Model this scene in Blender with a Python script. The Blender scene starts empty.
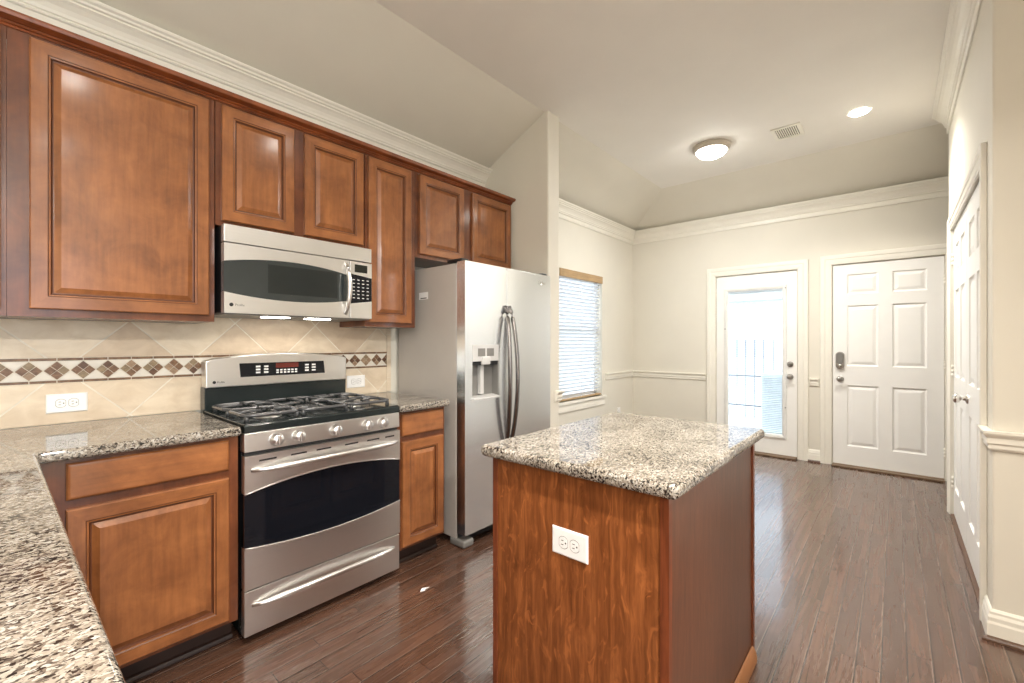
import bpy, bmesh, math, random
from mathutils import Vector, Matrix
random.seed(7)
SC = bpy.context.scene
COL = SC.collection

# ------------------------------------------------------------------ camera
VP1, VP2, HOR = 896.0, 4.0, 342.0
FPX = math.sqrt((512 - VP2) * (VP1 - 512))
YAW = math.atan((VP1 - 512) / FPX)
cam_d = bpy.data.cameras.new('camera')
cam_d.sensor_width = 36.0
cam_d.lens = FPX / 1024 * 36.0
cam_d.shift_y = (HOR - 341.5) / 1024
cam_d.clip_start = 0.02
cam = bpy.data.objects.new('camera', cam_d)
COL.objects.link(cam)
cam.location = (0, 0, 1.262)
cam.rotation_euler = (math.pi / 2, 0, YAW - math.pi / 2)
SC.camera = cam

# ------------------------------------------------------------------ view + world
SC.view_settings.view_transform = 'Standard'
SC.view_settings.look = 'None'
SC.view_settings.gamma = 1.0
SC.view_settings.use_curve_mapping = False
SC.view_settings.exposure = 0.88
world = bpy.data.worlds.new('overcast_sky')
SC.world = world
world.use_nodes = True
wb = world.node_tree.nodes['Background']
wb.inputs[0].default_value = (0.80, 0.90, 1.0, 1)
wb.inputs[1].default_value = 2.1


def area_light(name, loc, target, sx, sy, power, color, shape='RECTANGLE', spread=math.pi):
    d = bpy.data.lights.new(name, 'AREA')
    d.shape = shape
    d.size = sx
    if shape in ('RECTANGLE', 'ELLIPSE'):
        d.size_y = sy
    d.energy = power
    d.color = color
    d.spread = spread
    o = bpy.data.objects.new(name, d)
    COL.objects.link(o)
    o.location = loc
    o.rotation_euler = (Vector(target) - Vector(loc)).to_track_quat('-Z', 'Y').to_euler()
    return o


DAY = (0.86, 0.93, 1.0)
WARM = (1.0, 0.93, 0.84)
NEUT = (1.0, 0.93, 0.83)


def sky_portal(name, loc, target, sx, sy):
    """marks a wall opening so that the sky light coming through it is sampled well"""
    o = area_light(name, loc, target, sx, sy, 1.0, (1, 1, 1))
    o.data.cycles.is_portal = True
    return o


sky_portal('living_window_portal', (-1.35, -4.58, 1.425), (-1.35, 0, 1.425), 5.5, 2.35)
sky_portal('dining_window_portal', (4.32, 2.84, 1.335), (4.32, 0, 1.335), 0.90, 1.44)
sky_portal('glass_door_portal', (5.74, 1.22, 1.02), (2.0, 1.22, 1.02), 0.82, 2.04)

# ------------------------------------------------------------------ material helpers


class NT:
    def __init__(self, name):
        self.m = bpy.data.materials.new(name)
        self.m.use_nodes = True
        self.t = self.m.node_tree
        self.b = self.t.nodes['Principled BSDF']
        self.out = self.t.nodes['Material Output']

    def n(self, typ, **kw):
        nd = self.t.nodes.new(typ)
        for k, v in kw.items():
            if k.startswith('i_'):
                key = k[2:]
                key = int(key) if key.isdigit() else key.replace('_', ' ')
                nd.inputs[key].default_value = v
            else:
                setattr(nd, k, v)
        return nd

    def l(self, a, b):
        self.t.links.new(a, b)

    def math(self, op, a, b=None, c=None):
        nd = self.t.nodes.new('ShaderNodeMath')
        nd.operation = op
        for i, v in enumerate((a, b, c)):
            if v is None:
                continue
            if isinstance(v, (int, float)):
                nd.inputs[i].default_value = v
            else:
                self.l(v, nd.inputs[i])
        return nd.outputs[0]

    def pos(self, scale=(1, 1, 1), rot=(0, 0, 0), loc=(0, 0, 0)):
        g = self.t.nodes.new('ShaderNodeNewGeometry')
        mp = self.t.nodes.new('ShaderNodeMapping')
        mp.inputs['Scale'].default_value = scale
        mp.inputs['Rotation'].default_value = rot
        mp.inputs['Location'].default_value = loc
        self.l(g.outputs['Position'], mp.inputs['Vector'])
        return mp.outputs[0]

    def noise(self, vec, scale, detail=4, rough=0.55, dist=0.0):
        nd = self.n('ShaderNodeTexNoise')
        nd.inputs['Scale'].default_value = scale
        nd.inputs['Detail'].default_value = detail
        nd.inputs['Roughness'].default_value = rough
        nd.inputs['Distortion'].default_value = dist
        self.l(vec, nd.inputs['Vector'])
        return nd.outputs['Fac']

    def ramp(self, fac, stops, interp='LINEAR'):
        nd = self.n('ShaderNodeValToRGB')
        cr = nd.color_ramp
        cr.interpolation = interp
        while len(cr.elements) < len(stops):
            cr.elements.new(0.5)
        for e, (p, c) in zip(cr.elements, stops):
            e.position = p
            e.color = (c[0], c[1], c[2], 1) if not isinstance(c, (int, float)) else (c, c, c, 1)
        self.l(fac, nd.inputs[0])
        return nd.outputs[0]

    def mix(self, fac, a, b, mode='MIX'):
        nd = self.n('ShaderNodeMix', data_type='RGBA', blend_type=mode)
        for key, v in ((0, fac), (6, a), (7, b)):
            if isinstance(v, (int, float)):
                nd.inputs[key].default_value = v
            elif isinstance(v, tuple):
                nd.inputs[key].default_value = (v[0], v[1], v[2], 1)
            else:
                self.l(v, nd.inputs[key])
        return nd.outputs[2]

    def bump(self, h, strength=0.2, dist=0.002):
        nd = self.n('ShaderNodeBump')
        nd.inputs['Strength'].default_value = strength
        nd.inputs['Distance'].default_value = dist
        self.l(h, nd.inputs['Height'])
        self.l(nd.outputs[0], self.b.inputs['Normal'])
        return nd

    def color(self, c):
        if isinstance(c, tuple):
            self.b.inputs['Base Color'].default_value = (c[0], c[1], c[2], 1)
        else:
            self.l(c, self.b.inputs['Base Color'])

    def set(self, rough=None, metal=None, coat=None, coat_rough=None, spec=None):
        if rough is not None:
            self.b.inputs['Roughness'].default_value = rough
        if metal is not None:
            self.b.inputs['Metallic'].default_value = metal
        if coat is not None:
            self.b.inputs['Coat Weight'].default_value = coat
        if coat_rough is not None:
            self.b.inputs['Coat Roughness'].default_value = coat_rough
        if spec is not None:
            self.b.inputs['Specular IOR Level'].default_value = spec
        return self


def srgb(r, g, b):
    def f(v):
        v /= 255.0
        return v / 12.92 if v <= 0.04045 else ((v + 0.055) / 1.055) ** 2.4
    return (f(r), f(g), f(b))


def mul(c, k):
    return (c[0] * k, c[1] * k, c[2] * k)


def m_plain(name, col, rough=0.5, metal=0.0, var=0.06, scale=8.0, **kw):
    t = NT(name)
    f = t.noise(t.pos(), scale, 3)
    t.color(t.ramp(f, [(0.3, mul(col, 1 - var)), (0.7, mul(col, 1 + var))]))
    t.set(rough=rough, metal=metal, **kw)
    return t.m


def m_wall(name, col, strength=0.12):
    t = NT(name)
    f = t.noise(t.pos(), 3.0, 3)
    t.color(t.ramp(f, [(0.3, mul(col, 0.985)), (0.7, mul(col, 1.015))]))
    t.bump(t.noise(t.pos(), 160, 3), strength, 0.001)
    t.set(rough=0.75, spec=0.25)
    return t.m


def m_maple(name, c1, c2, axis, rough=0.36):
    """glazed cabinet wood: cloudy stain with a faint straight grain along one axis"""
    t = NT(name)
    cloud = t.noise(t.pos((1.0, 1.0, 1.0)), 7.0, 5, 0.6, 0.4)
    st = {'x': (5, 60, 60), 'y': (60, 5, 60), 'z': (60, 60, 5)}[axis]
    grain = t.noise(t.pos(st), 1.0, 4, 0.6)
    base = t.ramp(cloud, [(0.28, c1), (0.5, tuple((a + b) / 2 for a, b in zip(c1, c2))), (0.72, c2)])
    g = t.ramp(grain, [(0.3, 0.80), (0.65, 1.06)])
    t.color(t.mix(1.0, base, g, 'MULTIPLY'))
    t.set(rough=rough, spec=0.35, coat=0.6, coat_rough=0.14)
    return t.m


def m_oak(name, c_dark, c_light, rough=0.3, ray=True):
    """quarter-grained panel with vertical streaks and pale flecks"""
    t = NT(name)
    warp = t.noise(t.pos((3, 3, 1.6)), 2.0, 3, 0.5)
    p = t.pos((52, 52, 3.4))
    add = t.n('ShaderNodeVectorMath', operation='MULTIPLY_ADD')
    t.l(warp, add.inputs[0])
    add.inputs[1].default_value = (6, 6, 3)
    t.l(p, add.inputs[2])
    g1 = t.noise(add.outputs[0], 1.0, 5, 0.62, 0.3)
    g2 = t.noise(t.pos((160, 160, 6)), 1.0, 3, 0.6)
    base = t.ramp(g1, [(0.27, c_dark), (0.5, tuple((a + b) / 2 for a, b in zip(c_dark, c_light))), (0.68, c_light)])
    fine = t.ramp(g2, [(0.3, 0.78), (0.6, 1.05)])
    col = t.mix(1.0, base, fine, 'MULTIPLY')
    if ray:
        add2 = t.n('ShaderNodeVectorMath', operation='MULTIPLY_ADD')
        t.l(warp, add2.inputs[0])
        add2.inputs[1].default_value = (9, 9, 6)
        t.l(t.pos((40, 40, 11)), add2.inputs[2])
        fl = t.noise(add2.outputs[0], 1.0, 3, 0.5, 0.8)
        f = t.ramp(fl, [(0.58, 0.0), (0.68, 0.55)])
        col = t.mix(f, col, mul(c_light, 1.35))
    t.color(col)
    t.set(rough=rough, coat=0.15, coat_rough=0.2)
    return t.m


def m_floor():
    t = NT('hardwood_floor')
    g = t.n('ShaderNodeNewGeometry')
    sp = t.n('ShaderNodeSeparateXYZ')
    t.l(g.outputs['Position'], sp.inputs[0])
    X, Y = sp.outputs[0], sp.outputs[1]
    W = 0.0765
    v = t.math('DIVIDE', t.math('ADD', Y, 20.0), W)
    row = t.math('FLOOR', v)
    fv = t.math('FRACT', v)
    wn = t.n('ShaderNodeTexWhiteNoise', noise_dimensions='1D')
    t.l(row, wn.inputs['W'])
    off = t.math('MULTIPLY', wn.outputs['Value'], 7.3)
    u = t.math('DIVIDE', t.math('ADD', t.math('ADD', X, 30.0), off), 0.78)
    cell = t.math('FLOOR', u)
    fu = t.math('FRACT', u)
    cmb = t.n('ShaderNodeCombineXYZ')
    t.l(row, cmb.inputs[0])
    t.l(cell, cmb.inputs[1])
    wn2 = t.n('ShaderNodeTexWhiteNoise', noise_dimensions='3D')
    t.l(cmb.outputs[0], wn2.inputs['Vector'])
    pr = wn2.outputs['Value']
    # grain coordinates, shifted per plank
    gx = t.math('MULTIPLY_ADD', X, 1.7, t.math('MULTIPLY', pr, 37.0))
    gy = t.math('MULTIPLY_ADD', Y, 24.0, t.math('MULTIPLY', pr, 91.0))
    gc = t.n('ShaderNodeCombineXYZ')
    t.l(gx, gc.inputs[0])
    t.l(gy, gc.inputs[1])
    grain = t.noise(gc.outputs[0], 1.0, 5, 0.62, 1.1)
    wv = t.n('ShaderNodeTexWave', wave_type='BANDS', bands_direction='Y')
    wv.inputs['Scale'].default_value = 0.75
    wv.inputs['Distortion'].default_value = 7.0
    wv.inputs['Detail'].default_value = 2.5
    wv.inputs['Detail Scale'].default_value = 0.8
    t.l(gc.outputs[0], wv.inputs['Vector'])
    c = t.ramp(grain, [(0.2, (0.062, 0.029, 0.018)), (0.5, (0.092, 0.044, 0.027)), (0.8, (0.130, 0.064, 0.040))])
    tone = t.ramp(pr, [(0.0, 0.82), (1.0, 1.18)])
    c = t.mix(1.0, c, tone, 'MULTIPLY')
    wl = t.ramp(wv.outputs['Fac'], [(0.0, 0.86), (0.3, 1.0), (1.0, 1.05)])
    c = t.mix(1.0, c, wl, 'MULTIPLY')
    # seams: dark groove with a pale glint off the bevel painted beside it
    e1 = t.math('MINIMUM', fv, t.math('SUBTRACT', 1.0, fv))
    seam_y = t.math('LESS_THAN', e1, 0.030)
    e2 = t.math('MINIMUM', fu, t.math('SUBTRACT', 1.0, fu))
    seam_x = t.math('LESS_THAN', e2, 0.0022)
    glint_mask = t.noise(t.pos((2.0, 14.0, 1)), 1.0, 2)
    edge = t.math('MULTIPLY', t.math('LESS_THAN', t.math('ABSOLUTE', t.math('SUBTRACT', fv, 0.052)), 0.024), t.math('GREATER_THAN', glint_mask, 0.42))
    c = t.mix(t.math('MULTIPLY', edge, 0.28), c, (0.42, 0.33, 0.27))
    seam = t.math('MAXIMUM', seam_y, seam_x)
    c = t.mix(seam, c, (0.02, 0.010, 0.007))
    t.color(c)
    h = t.math('ADD', t.math('MULTIPLY', grain, 0.3), t.math('MULTIPLY', wv.outputs['Fac'], 0.22))
    groove = t.math('MULTIPLY', t.math('MINIMUM', t.math('MULTIPLY', e1, 14.0), 1.0), 0.9)
    h = t.math('ADD', h, groove)
    t.bump(h, 0.25, 0.0016)
    rr = t.ramp(grain, [(0.2, 0.21), (0.8, 0.33)])
    t.l(rr, t.b.inputs['Roughness'])
    t.set(spec=0.45, coat=0.65, coat_rough=0.09)
    return t.m


def m_granite():
    t = NT('speckled_granite')
    p0 = t.pos((1, 1, 1))
    w = t.n('ShaderNodeTexNoise')
    w.inputs['Scale'].default_value = 70
    w.inputs['Detail'].default_value = 3
    t.l(p0, w.inputs['Vector'])
    ma = t.n('ShaderNodeVectorMath', operation='MULTIPLY_ADD')
    t.l(w.outputs['Color'], ma.inputs[0])
    ma.inputs[1].default_value = (0.012, 0.012, 0.012)
    t.l(p0, ma.inputs[2])
    mp = t.n('ShaderNodeMapping')
    mp.inputs['Rotation'].default_value = (0, 0, math.radians(-20))
    mp.inputs['Scale'].default_value = (0.72, 1.15, 1.0)
    t.l(ma.outputs[0], mp.inputs['Vector'])
    vo = t.n('ShaderNodeTexVoronoi')
    vo.inputs['Scale'].default_value = 222
    t.l(mp.outputs[0], vo.inputs['Vector'])
    sc = t.n('ShaderNodeSeparateColor')
    t.l(vo.outputs['Color'], sc.inputs[0])
    cl = t.noise(mp.outputs[0], 9.0, 3, 0.5)
    f = t.math('ADD', sc.outputs[0], t.math('MULTIPLY', t.math('SUBTRACT', cl, 0.5), 0.9))
    c = t.ramp(f, [(0.0, (0.012, 0.011, 0.011)), (0.14, (0.016, 0.015, 0.014)), (0.18, (0.09, 0.073, 0.06)),
                   (0.27, (0.15, 0.12, 0.095)), (0.38, (0.23, 0.195, 0.155)), (0.6, (0.31, 0.27, 0.22)),
                   (0.85, (0.40, 0.365, 0.31)), (1.0, (0.48, 0.455, 0.41))])
    vo2 = t.n('ShaderNodeTexVoronoi')
    vo2.inputs['Scale'].default_value = 480
    t.l(mp.outputs[0], vo2.inputs['Vector'])
    sc2 = t.n('ShaderNodeSeparateColor')
    t.l(vo2.outputs['Color'], sc2.inputs[0])
    k = t.ramp(sc2.outputs[1], [(0.0, 0.0), (0.86, 0.0), (0.90, 0.8)])
    c = t.mix(k, c, (0.035, 0.03, 0.028))
    t.color(c)
    t.set(rough=0.035, spec=0.85)
    return t.m


def m_tile(name, c1, c2, scale=9.0, rough=0.38):
    t = NT(name)
    a = t.noise(t.pos((1, 1, 1.6)), scale, 5, 0.6, 0.6)
    t.color(t.ramp(a, [(0.28, c1), (0.72, c2)]))
    t.bump(t.noise(t.pos(), 60, 3), 0.08, 0.001)
    t.set(rough=rough)
    return t.m


def m_steel(name, col=(0.83, 0.82, 0.80), rough=0.33, axis='x'):
    t = NT(name)
    st = {'x': (2, 500, 500), 'z': (500, 500, 2), 'y': (500, 2, 500)}[axis]
    g = t.noise(t.pos(st), 1.0, 2)
    t.color(t.ramp(g, [(0.3, mul(col, 0.985)), (0.7, mul(col, 1.015))]))
    r = t.ramp(g, [(0.3, rough - 0.012), (0.7, rough + 0.012)])
    t.l(r, t.b.inputs['Roughness'])
    t.set(metal=1.0)
    return t.m


def m_emit(name, col, strength):
    t = NT(name)
    t.color(col)
    t.b.inputs['Emission Color'].default_value = (col[0], col[1], col[2], 1)
    t.b.inputs['Emission Strength'].default_value = strength
    return t.m


def m_glass(name, tint=(0.96, 0.99, 1.0)):
    t = NT(name)
    tr = t.n('ShaderNodeBsdfTransparent')
    tr.inputs[0].default_value = (*tint, 1)
    gl = t.n('ShaderNodeBsdfGlossy')
    gl.inputs['Roughness'].default_value = 0.02
    lw = t.n('ShaderNodeLayerWeight')
    fac = t.math('MULTIPLY_ADD', t.math('POWER', lw.outputs['Facing'], 5.0), 0.9, 0.04)
    mx = t.n('ShaderNodeMixShader')
    t.l(fac, mx.inputs[0])
    t.l(tr.outputs[0], mx.inputs[1])
    t.l(gl.outputs[0], mx.inputs[2])
    t.l(mx.outputs[0], t.out.inputs[0])
    return t.m


def m_slat(name):
    t = NT(name)
    t.color(srgb(246, 247, 250))
    t.set(rough=0.45)
    tl = t.n('ShaderNodeBsdfTranslucent')
    tl.inputs[0].default_value = (0.92, 0.93, 0.95, 1)
    mx = t.n('ShaderNodeMixShader')
    mx.inputs[0].default_value = 0.2
    t.l(t.b.outputs[0], mx.inputs[1])
    t.l(tl.outputs[0], mx.inputs[2])
    t.l(mx.outputs[0], t.out.inputs[0])
    return t.m


M = {}
M['wall'] = m_wall('cream_wall_paint', srgb(226, 221, 208))
M['ceil'] = m_wall('ceiling_paint', srgb(240, 236, 228), 0.06)
M['trim'] = m_plain('white_trim_paint', srgb(240, 236, 224), 0.38, var=0.015)
M['door'] = m_plain('white_door_paint', srgb(246, 245, 241), 0.36, var=0.012)
M['wood'] = m_maple('glazed_maple_upright', srgb(124, 74, 40), srgb(170, 108, 62), 'z')
M['wood_h'] = m_maple('glazed_maple_level', srgb(124, 74, 40), srgb(170, 108, 62), 'x')
M['wood_y'] = m_maple('glazed_maple_side', srgb(124, 74, 40), srgb(168, 106, 61), 'y')
M['glaze'] = m_plain('dark_glaze', srgb(92, 50, 26), 0.35)
M['crownwood'] = m_maple('stained_crown_wood', srgb(110, 54, 28), srgb(160, 88, 48), 'x')
M['frame'] = m_maple('shaded_maple_frame', srgb(84, 44, 24), srgb(130, 74, 42), 'z')  # door maple made darker, shade under the overhang put into the colour
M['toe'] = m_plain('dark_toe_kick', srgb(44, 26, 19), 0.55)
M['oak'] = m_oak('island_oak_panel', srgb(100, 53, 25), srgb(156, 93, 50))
M['oak_side'] = m_oak('island_oak_shaded', srgb(82, 49, 34), srgb(108, 67, 46), 0.28, False)  # island oak toned darker and greyer, side-face light put into the colour
M['oak_strip'] = m_oak('island_corner_strip', srgb(92, 44, 24), srgb(128, 68, 40), 0.3, False)
M['shoe'] = m_plain('honey_shoe_wood', srgb(158, 104, 62), 0.35)
M['shoe_dark'] = m_plain('brown_shoe_wood', srgb(92, 66, 50), 0.35)
M['floor'] = m_floor()
M['carpet'] = m_plain('bounce_carpet', srgb(214, 204, 188), 0.95, scale=60)
M['granite'] = m_granite()
M['tile_a'] = m_tile('sand_tile', srgb(206, 186, 160), srgb(228, 212, 188))
M['tile_b'] = m_tile('pale_sand_tile', srgb(212, 194, 168), srgb(234, 220, 198))
M['tile_c'] = m_tile('tan_tile', srgb(198, 176, 150), srgb(222, 203, 178))
M['grout'] = m_plain('grout', srgb(232, 224, 208), 0.8)
M['ivory'] = m_tile('ivory_tile', srgb(234, 226, 212), srgb(244, 238, 226), 20)
M['mos1'] = m_tile('brown_mosaic', srgb(104, 74, 52), srgb(150, 114, 84), 60)
M['mos2'] = m_tile('taupe_mosaic', srgb(142, 114, 90), srgb(186, 158, 128), 60)
M['mos3'] = m_tile('umber_mosaic', srgb(84, 60, 44), srgb(122, 88, 64), 60)
M['mos4'] = m_tile('olive_mosaic', srgb(128, 108, 82), srgb(170, 148, 116), 60)
M['pencil'] = m_tile('brown_pencil_tile', srgb(98, 70, 50), srgb(156, 122, 92), 40)
M['steel'] = m_steel('brushed_steel')
M['steel_z'] = m_steel('blue_cast_steel', (0.88, 0.915, 0.95), 0.24, 'x')  # blue cast of the daylight put into the steel colour
M['steel_lite'] = m_steel('polished_steel', (0.82, 0.80, 0.78), 0.3)
M['chrome'] = m_plain('satin_chrome', (0.72, 0.70, 0.67), 0.16, 1.0, var=0.02)
M['nickel'] = m_plain('satin_nickel', (0.42, 0.40, 0.38), 0.28, 1.0, var=0.02)
M['handle_dark'] = m_plain('darkened_steel', (0.26, 0.24, 0.23), 0.25, 1.0, var=0.02)  # handle steel darkened, its dark reflections put into the base colour
M['black_glass'] = m_plain('black_glass', (0.006, 0.007, 0.010), 0.05, spec=0.35)
M['screen_glass'] = m_plain('dark_screen_glass', (0.018, 0.022, 0.022), 0.08, spec=0.6)
M['smoke_glass'] = m_plain('smoked_glass', (0.035, 0.042, 0.042), 0.06, spec=0.8)
M['black_enamel'] = m_plain('black_enamel', (0.016, 0.021, 0.021), 0.12)
M['black'] = m_plain('black_plastic', (0.012, 0.012, 0.013), 0.4)
M['iron'] = m_plain('cast_iron', (0.07, 0.07, 0.072), 0.2, 0.0, spec=1.0)
M['alu'] = m_plain('burner_aluminium', (0.55, 0.54, 0.52), 0.3, 1.0)
M['fridge_side'] = m_plain('taupe_painted_steel', srgb(182, 176, 169), 0.3, var=0.02, spec=0.5)
M['grey_plastic'] = m_plain('grey_plastic', srgb(128, 126, 122), 0.4)
M['pale_plastic'] = m_plain('pale_grey_plastic', srgb(206, 205, 203), 0.35)
M['lite'] = m_plain('lite_frame_white', srgb(232, 232, 228), 0.35)
M['white_plastic'] = m_plain('white_plastic', srgb(244, 243, 240), 0.3, var=0.01)
M['button'] = m_plain('button_print', srgb(214, 212, 208), 0.5)
M['display_red'] = m_plain('red_display', srgb(96, 40, 34), 0.12)
M['lcd'] = m_plain('lcd_window', srgb(34, 36, 30), 0.15)
M['tan_wood'] = m_maple('tan_valance_wood', srgb(170, 138, 96), srgb(190, 158, 114), 'x', 0.4)
M['brass'] = m_plain('bronze_screw', srgb(120, 100, 70), 0.3, 1.0)
M['slat'] = m_slat('white_blind_slat')
M['glass'] = m_glass('clear_pane')
M['rim'] = m_plain('warm_grey_rim', srgb(196, 186, 172), 0.4)
M['lamp'] = m_emit('lit_frosted_glass', (1.0, 0.96, 0.90), 18.0)
M['can_lamp'] = m_emit('lit_downlight_lens', (1.0, 0.95, 0.86), 60.0)
M['cook_lamp'] = m_emit('lit_cooktop_lamp', (1.0, 0.95, 0.86), 16.0)
M['concrete'] = m_plain('pale_concrete', srgb(226, 224, 218), 0.8)  # outdoor colours from here on are paled, overexposure put into them
M['fence_iron'] = m_plain('washed_out_railing', srgb(120, 122, 128), 0.5)
M['ac'] = m_plain('pale_metal_cabinet', srgb(196, 204, 206), 0.5)
M['siding'] = m_plain('pale_siding', srgb(222, 224, 228), 0.7)
M['roofing'] = m_plain('pale_roofing', srgb(190, 194, 202), 0.8)
M['leaf'] = m_plain('pale_leaf', srgb(170, 186, 170), 0.7, var=0.2, scale=3)
M['fenceboard'] = m_plain('washed_out_fence_board', srgb(214, 212, 212), 0.8, var=0.12)  # boards paled, bright daylight put into the colour
M['paper'] = m_plain('white_paper', srgb(250, 250, 250), 0.7)
M['dark_void'] = m_plain('dark_gap', (0.01, 0.009, 0.008), 0.8)
M['threshold'] = m_plain('bronze_threshold', srgb(120, 98, 76), 0.4)

# ------------------------------------------------------------------ mesh helpers
BASE = {}


class MB:
    def __init__(self):
        self.v, self.f, self.mi, self.sm = [], [], [], []

    def vert(self, p):
        self.v.append(tuple(p))
        return len(self.v) - 1

    def face(self, idx, m=0, s=False):
        self.f.append(tuple(idx))
        self.mi.append(m)
        self.sm.append(s)

    def poly(self, pts, m=0):
        self.face([self.vert(p) for p in pts], m)

    def box(self, x0, x1, y0, y1, z0, z1, m=0):
        b = len(self.v)
        for z in (z0, z1):
            for x, y in ((x0, y0), (x1, y0), (x1, y1), (x0, y1)):
                self.v.append((x, y, z))
        for q in ((3, 2, 1, 0), (4, 5, 6, 7), (0, 1, 5, 4), (1, 2, 6, 5), (2, 3, 7, 6), (3, 0, 4, 7)):
            self.face([b + i for i in q], m)
        return self

    def prism(self, pts, vec, m=0, s=False, caps=True):
        """pts: planar loop, extruded by vec"""
        n = len(pts)
        vec = Vector(vec)
        a = [self.vert(p) for p in pts]
        b = [self.vert(Vector(p) + vec) for p in pts]
        for i in range(n):
            j = (i + 1) % n
            self.face((a[i], a[j], b[j], b[i]), m, s)
        if caps:
            self.face(a[::-1], m)
            self.face(b, m)
        return self

    def cyl(self, p0, p1, r0, r1=None, n=20, m=0, caps=True):
        r1 = r0 if r1 is None else r1
        p0, p1 = Vector(p0), Vector(p1)
        ax = (p1 - p0).normalized()
        t = Vector((0, 0, 1)) if abs(ax.z) < 0.9 else Vector((1, 0, 0))
        u = ax.cross(t).normalized()
        w = ax.cross(u)
        A = [self.vert(p0 + (u * math.cos(2 * math.pi * i / n) + w * math.sin(2 * math.pi * i / n)) * r0) for i in range(n)]
        B = [self.vert(p1 + (u * math.cos(2 * math.pi * i / n) + w * math.sin(2 * math.pi * i / n)) * r1) for i in range(n)]
        for i in range(n):
            j = (i + 1) % n
            self.face((A[i], A[j], B[j], B[i]), m, True)
        if caps:
            self.face(A[::-1], m)
            self.face(B, m)
        return self

    def lathe(self, c, ax, prof, n=28, m=0):
        """prof: list of (radius, height along ax)"""
        c, ax = Vector(c), Vector(ax).normalized()
        t = Vector((0, 0, 1)) if abs(ax.z) < 0.9 else Vector((1, 0, 0))
        u = ax.cross(t).normalized()
        w = ax.cross(u)
        rings = []
        for r, h in prof:
            if r < 1e-6:
                rings.append([self.vert(c + ax * h)])
            else:
                rings.append([self.vert(c + ax * h + (u * math.cos(2 * math.pi * i / n) + w * math.sin(2 * math.pi * i / n)) * r) for i in range(n)])
        for a, b in zip(rings, rings[1:]):
            for i in range(n):
                j = (i + 1) % n
                if len(a) == 1 and len(b) == 1:
                    continue
                if len(a) == 1:
                    self.face((a[0], b[j], b[i]), m, True)
                elif len(b) == 1:
                    self.face((a[i], a[j], b[0]), m, True)
                else:
                    self.face((a[i], a[j], b[j], b[i]), m, True)
        return self

    def tube(self, path, r, n=10, m=0, rz=None, closed=False):
        """round (or oval) tube along a path; r may be a list"""
        P = [Vector(p) for p in path]
        k = len(P)
        rings = []
        for i, p in enumerate(P):
            if closed:
                d = P[(i + 1) % k] - P[i - 1]
            else:
                d = P[min(i + 1, k - 1)] - P[max(i - 1, 0)]
            d.normalize()
            t = Vector((0, 0, 1)) if abs(d.z) < 0.95 else Vector((0, 1, 0))
            u = d.cross(t).normalized()
            w = u.cross(d)
            ri = r[i] if isinstance(r, (list, tuple)) else r
            r2 = ri if rz is None else rz
            rings.append([self.vert(p + u * math.cos(2 * math.pi * a / n) * ri + w * math.sin(2 * math.pi * a / n) * r2) for a in range(n)])
        seq = list(zip(rings, rings[1:]))
        if closed:
            seq.append((rings[-1], rings[0]))
        for a, b in seq:
            for i in range(n):
                j = (i + 1) % n
                self.face((a[i], a[j], b[j], b[i]), m, True)
        if not closed:
            self.face(rings[0][::-1], m)
            self.face(rings[-1], m)
        return self

    def sweep(self, prof, p0, p1, outv, m=0, e0=0.0, e1=0.0):
        """moulding: prof [(out, up)] along p0->p1; e0/e1 lengthen the ends per unit of out (mitre)"""
        p0, p1, o = Vector(p0), Vector(p1), Vector(outv)
        d = (p1 - p0).normalized()
        up = Vector((0, 0, 1))
        A = [self.vert(p0 + o * a + up * b - d * (e0 * a)) for a, b in prof]
        B = [self.vert(p1 + o * a + up * b + d * (e1 * a)) for a, b in prof]
        n = len(prof)
        for i in range(n):
            j = (i + 1) % n
            self.face((A[i], A[j], B[j], B[i]), m)
        self.face(A[::-1], m)
        self.face(B, m)
        return self

    def loops(self, org, u, v, nrm, w, h, steps, m=0, mh=None, cap=True):
        """nested rectangles: steps [(inset, depth along nrm[, material])] on a w x h face"""
        org, u, v, nrm = Vector(org), Vector(u), Vector(v), Vector(nrm)
        prev = None
        for st in steps:
            ins, dep = st[0], st[1]
            mm = st[2] if len(st) > 2 else None
            c = [org + u * ins + v * ins + nrm * dep, org + u * (w - ins) + v * ins + nrm * dep,
                 org + u * (w - ins) + v * (h - ins) + nrm * dep, org + u * ins + v * (h - ins) + nrm * dep]
            idx = [self.vert(p) for p in c]
            if prev:
                for i in range(4):
                    j = (i + 1) % 4
                    mat = mm if mm is not None else (m if (i % 2 or mh is None) else mh)
                    self.face((prev[i], prev[j], idx[j], idx[i]), mat)
            prev = idx
        if cap:
            self.face(prev, m)
        return self

    def build(self, name, mats, parent=None, bevel=0.0, seg=2, smooth=False, base=None, angle=35):
        me = bpy.data.meshes.new(name)
        if not isinstance(mats, (list, tuple)):
            mats = [mats]
        for mm in mats:
            me.materials.append(mm)
        if parent is not None:
            b = Vector(BASE[parent.name])
        elif base is not None:
            b = Vector(base)
        else:
            xs, ys, zs = zip(*self.v)
            b = Vector(((min(xs) + max(xs)) / 2, (min(ys) + max(ys)) / 2, min(zs)))
        me.from_pydata([tuple(Vector(p) - b) for p in self.v], [], self.f)
        me.polygons.foreach_set('material_index', self.mi)
        me.polygons.foreach_set('use_smooth', [s or smooth for s in self.sm])
        me.update()
        bm = bmesh.new()
        bm.from_mesh(me)
        bmesh.ops.recalc_face_normals(bm, faces=bm.faces)
        bm.to_mesh(me)
        bm.free()
        o = bpy.data.objects.new(name, me)
        COL.objects.link(o)
        if parent is not None:
            o.parent = parent
            BASE[o.name] = tuple(b)
        else:
            o.location = b
            BASE[o.name] = tuple(b)
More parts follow.
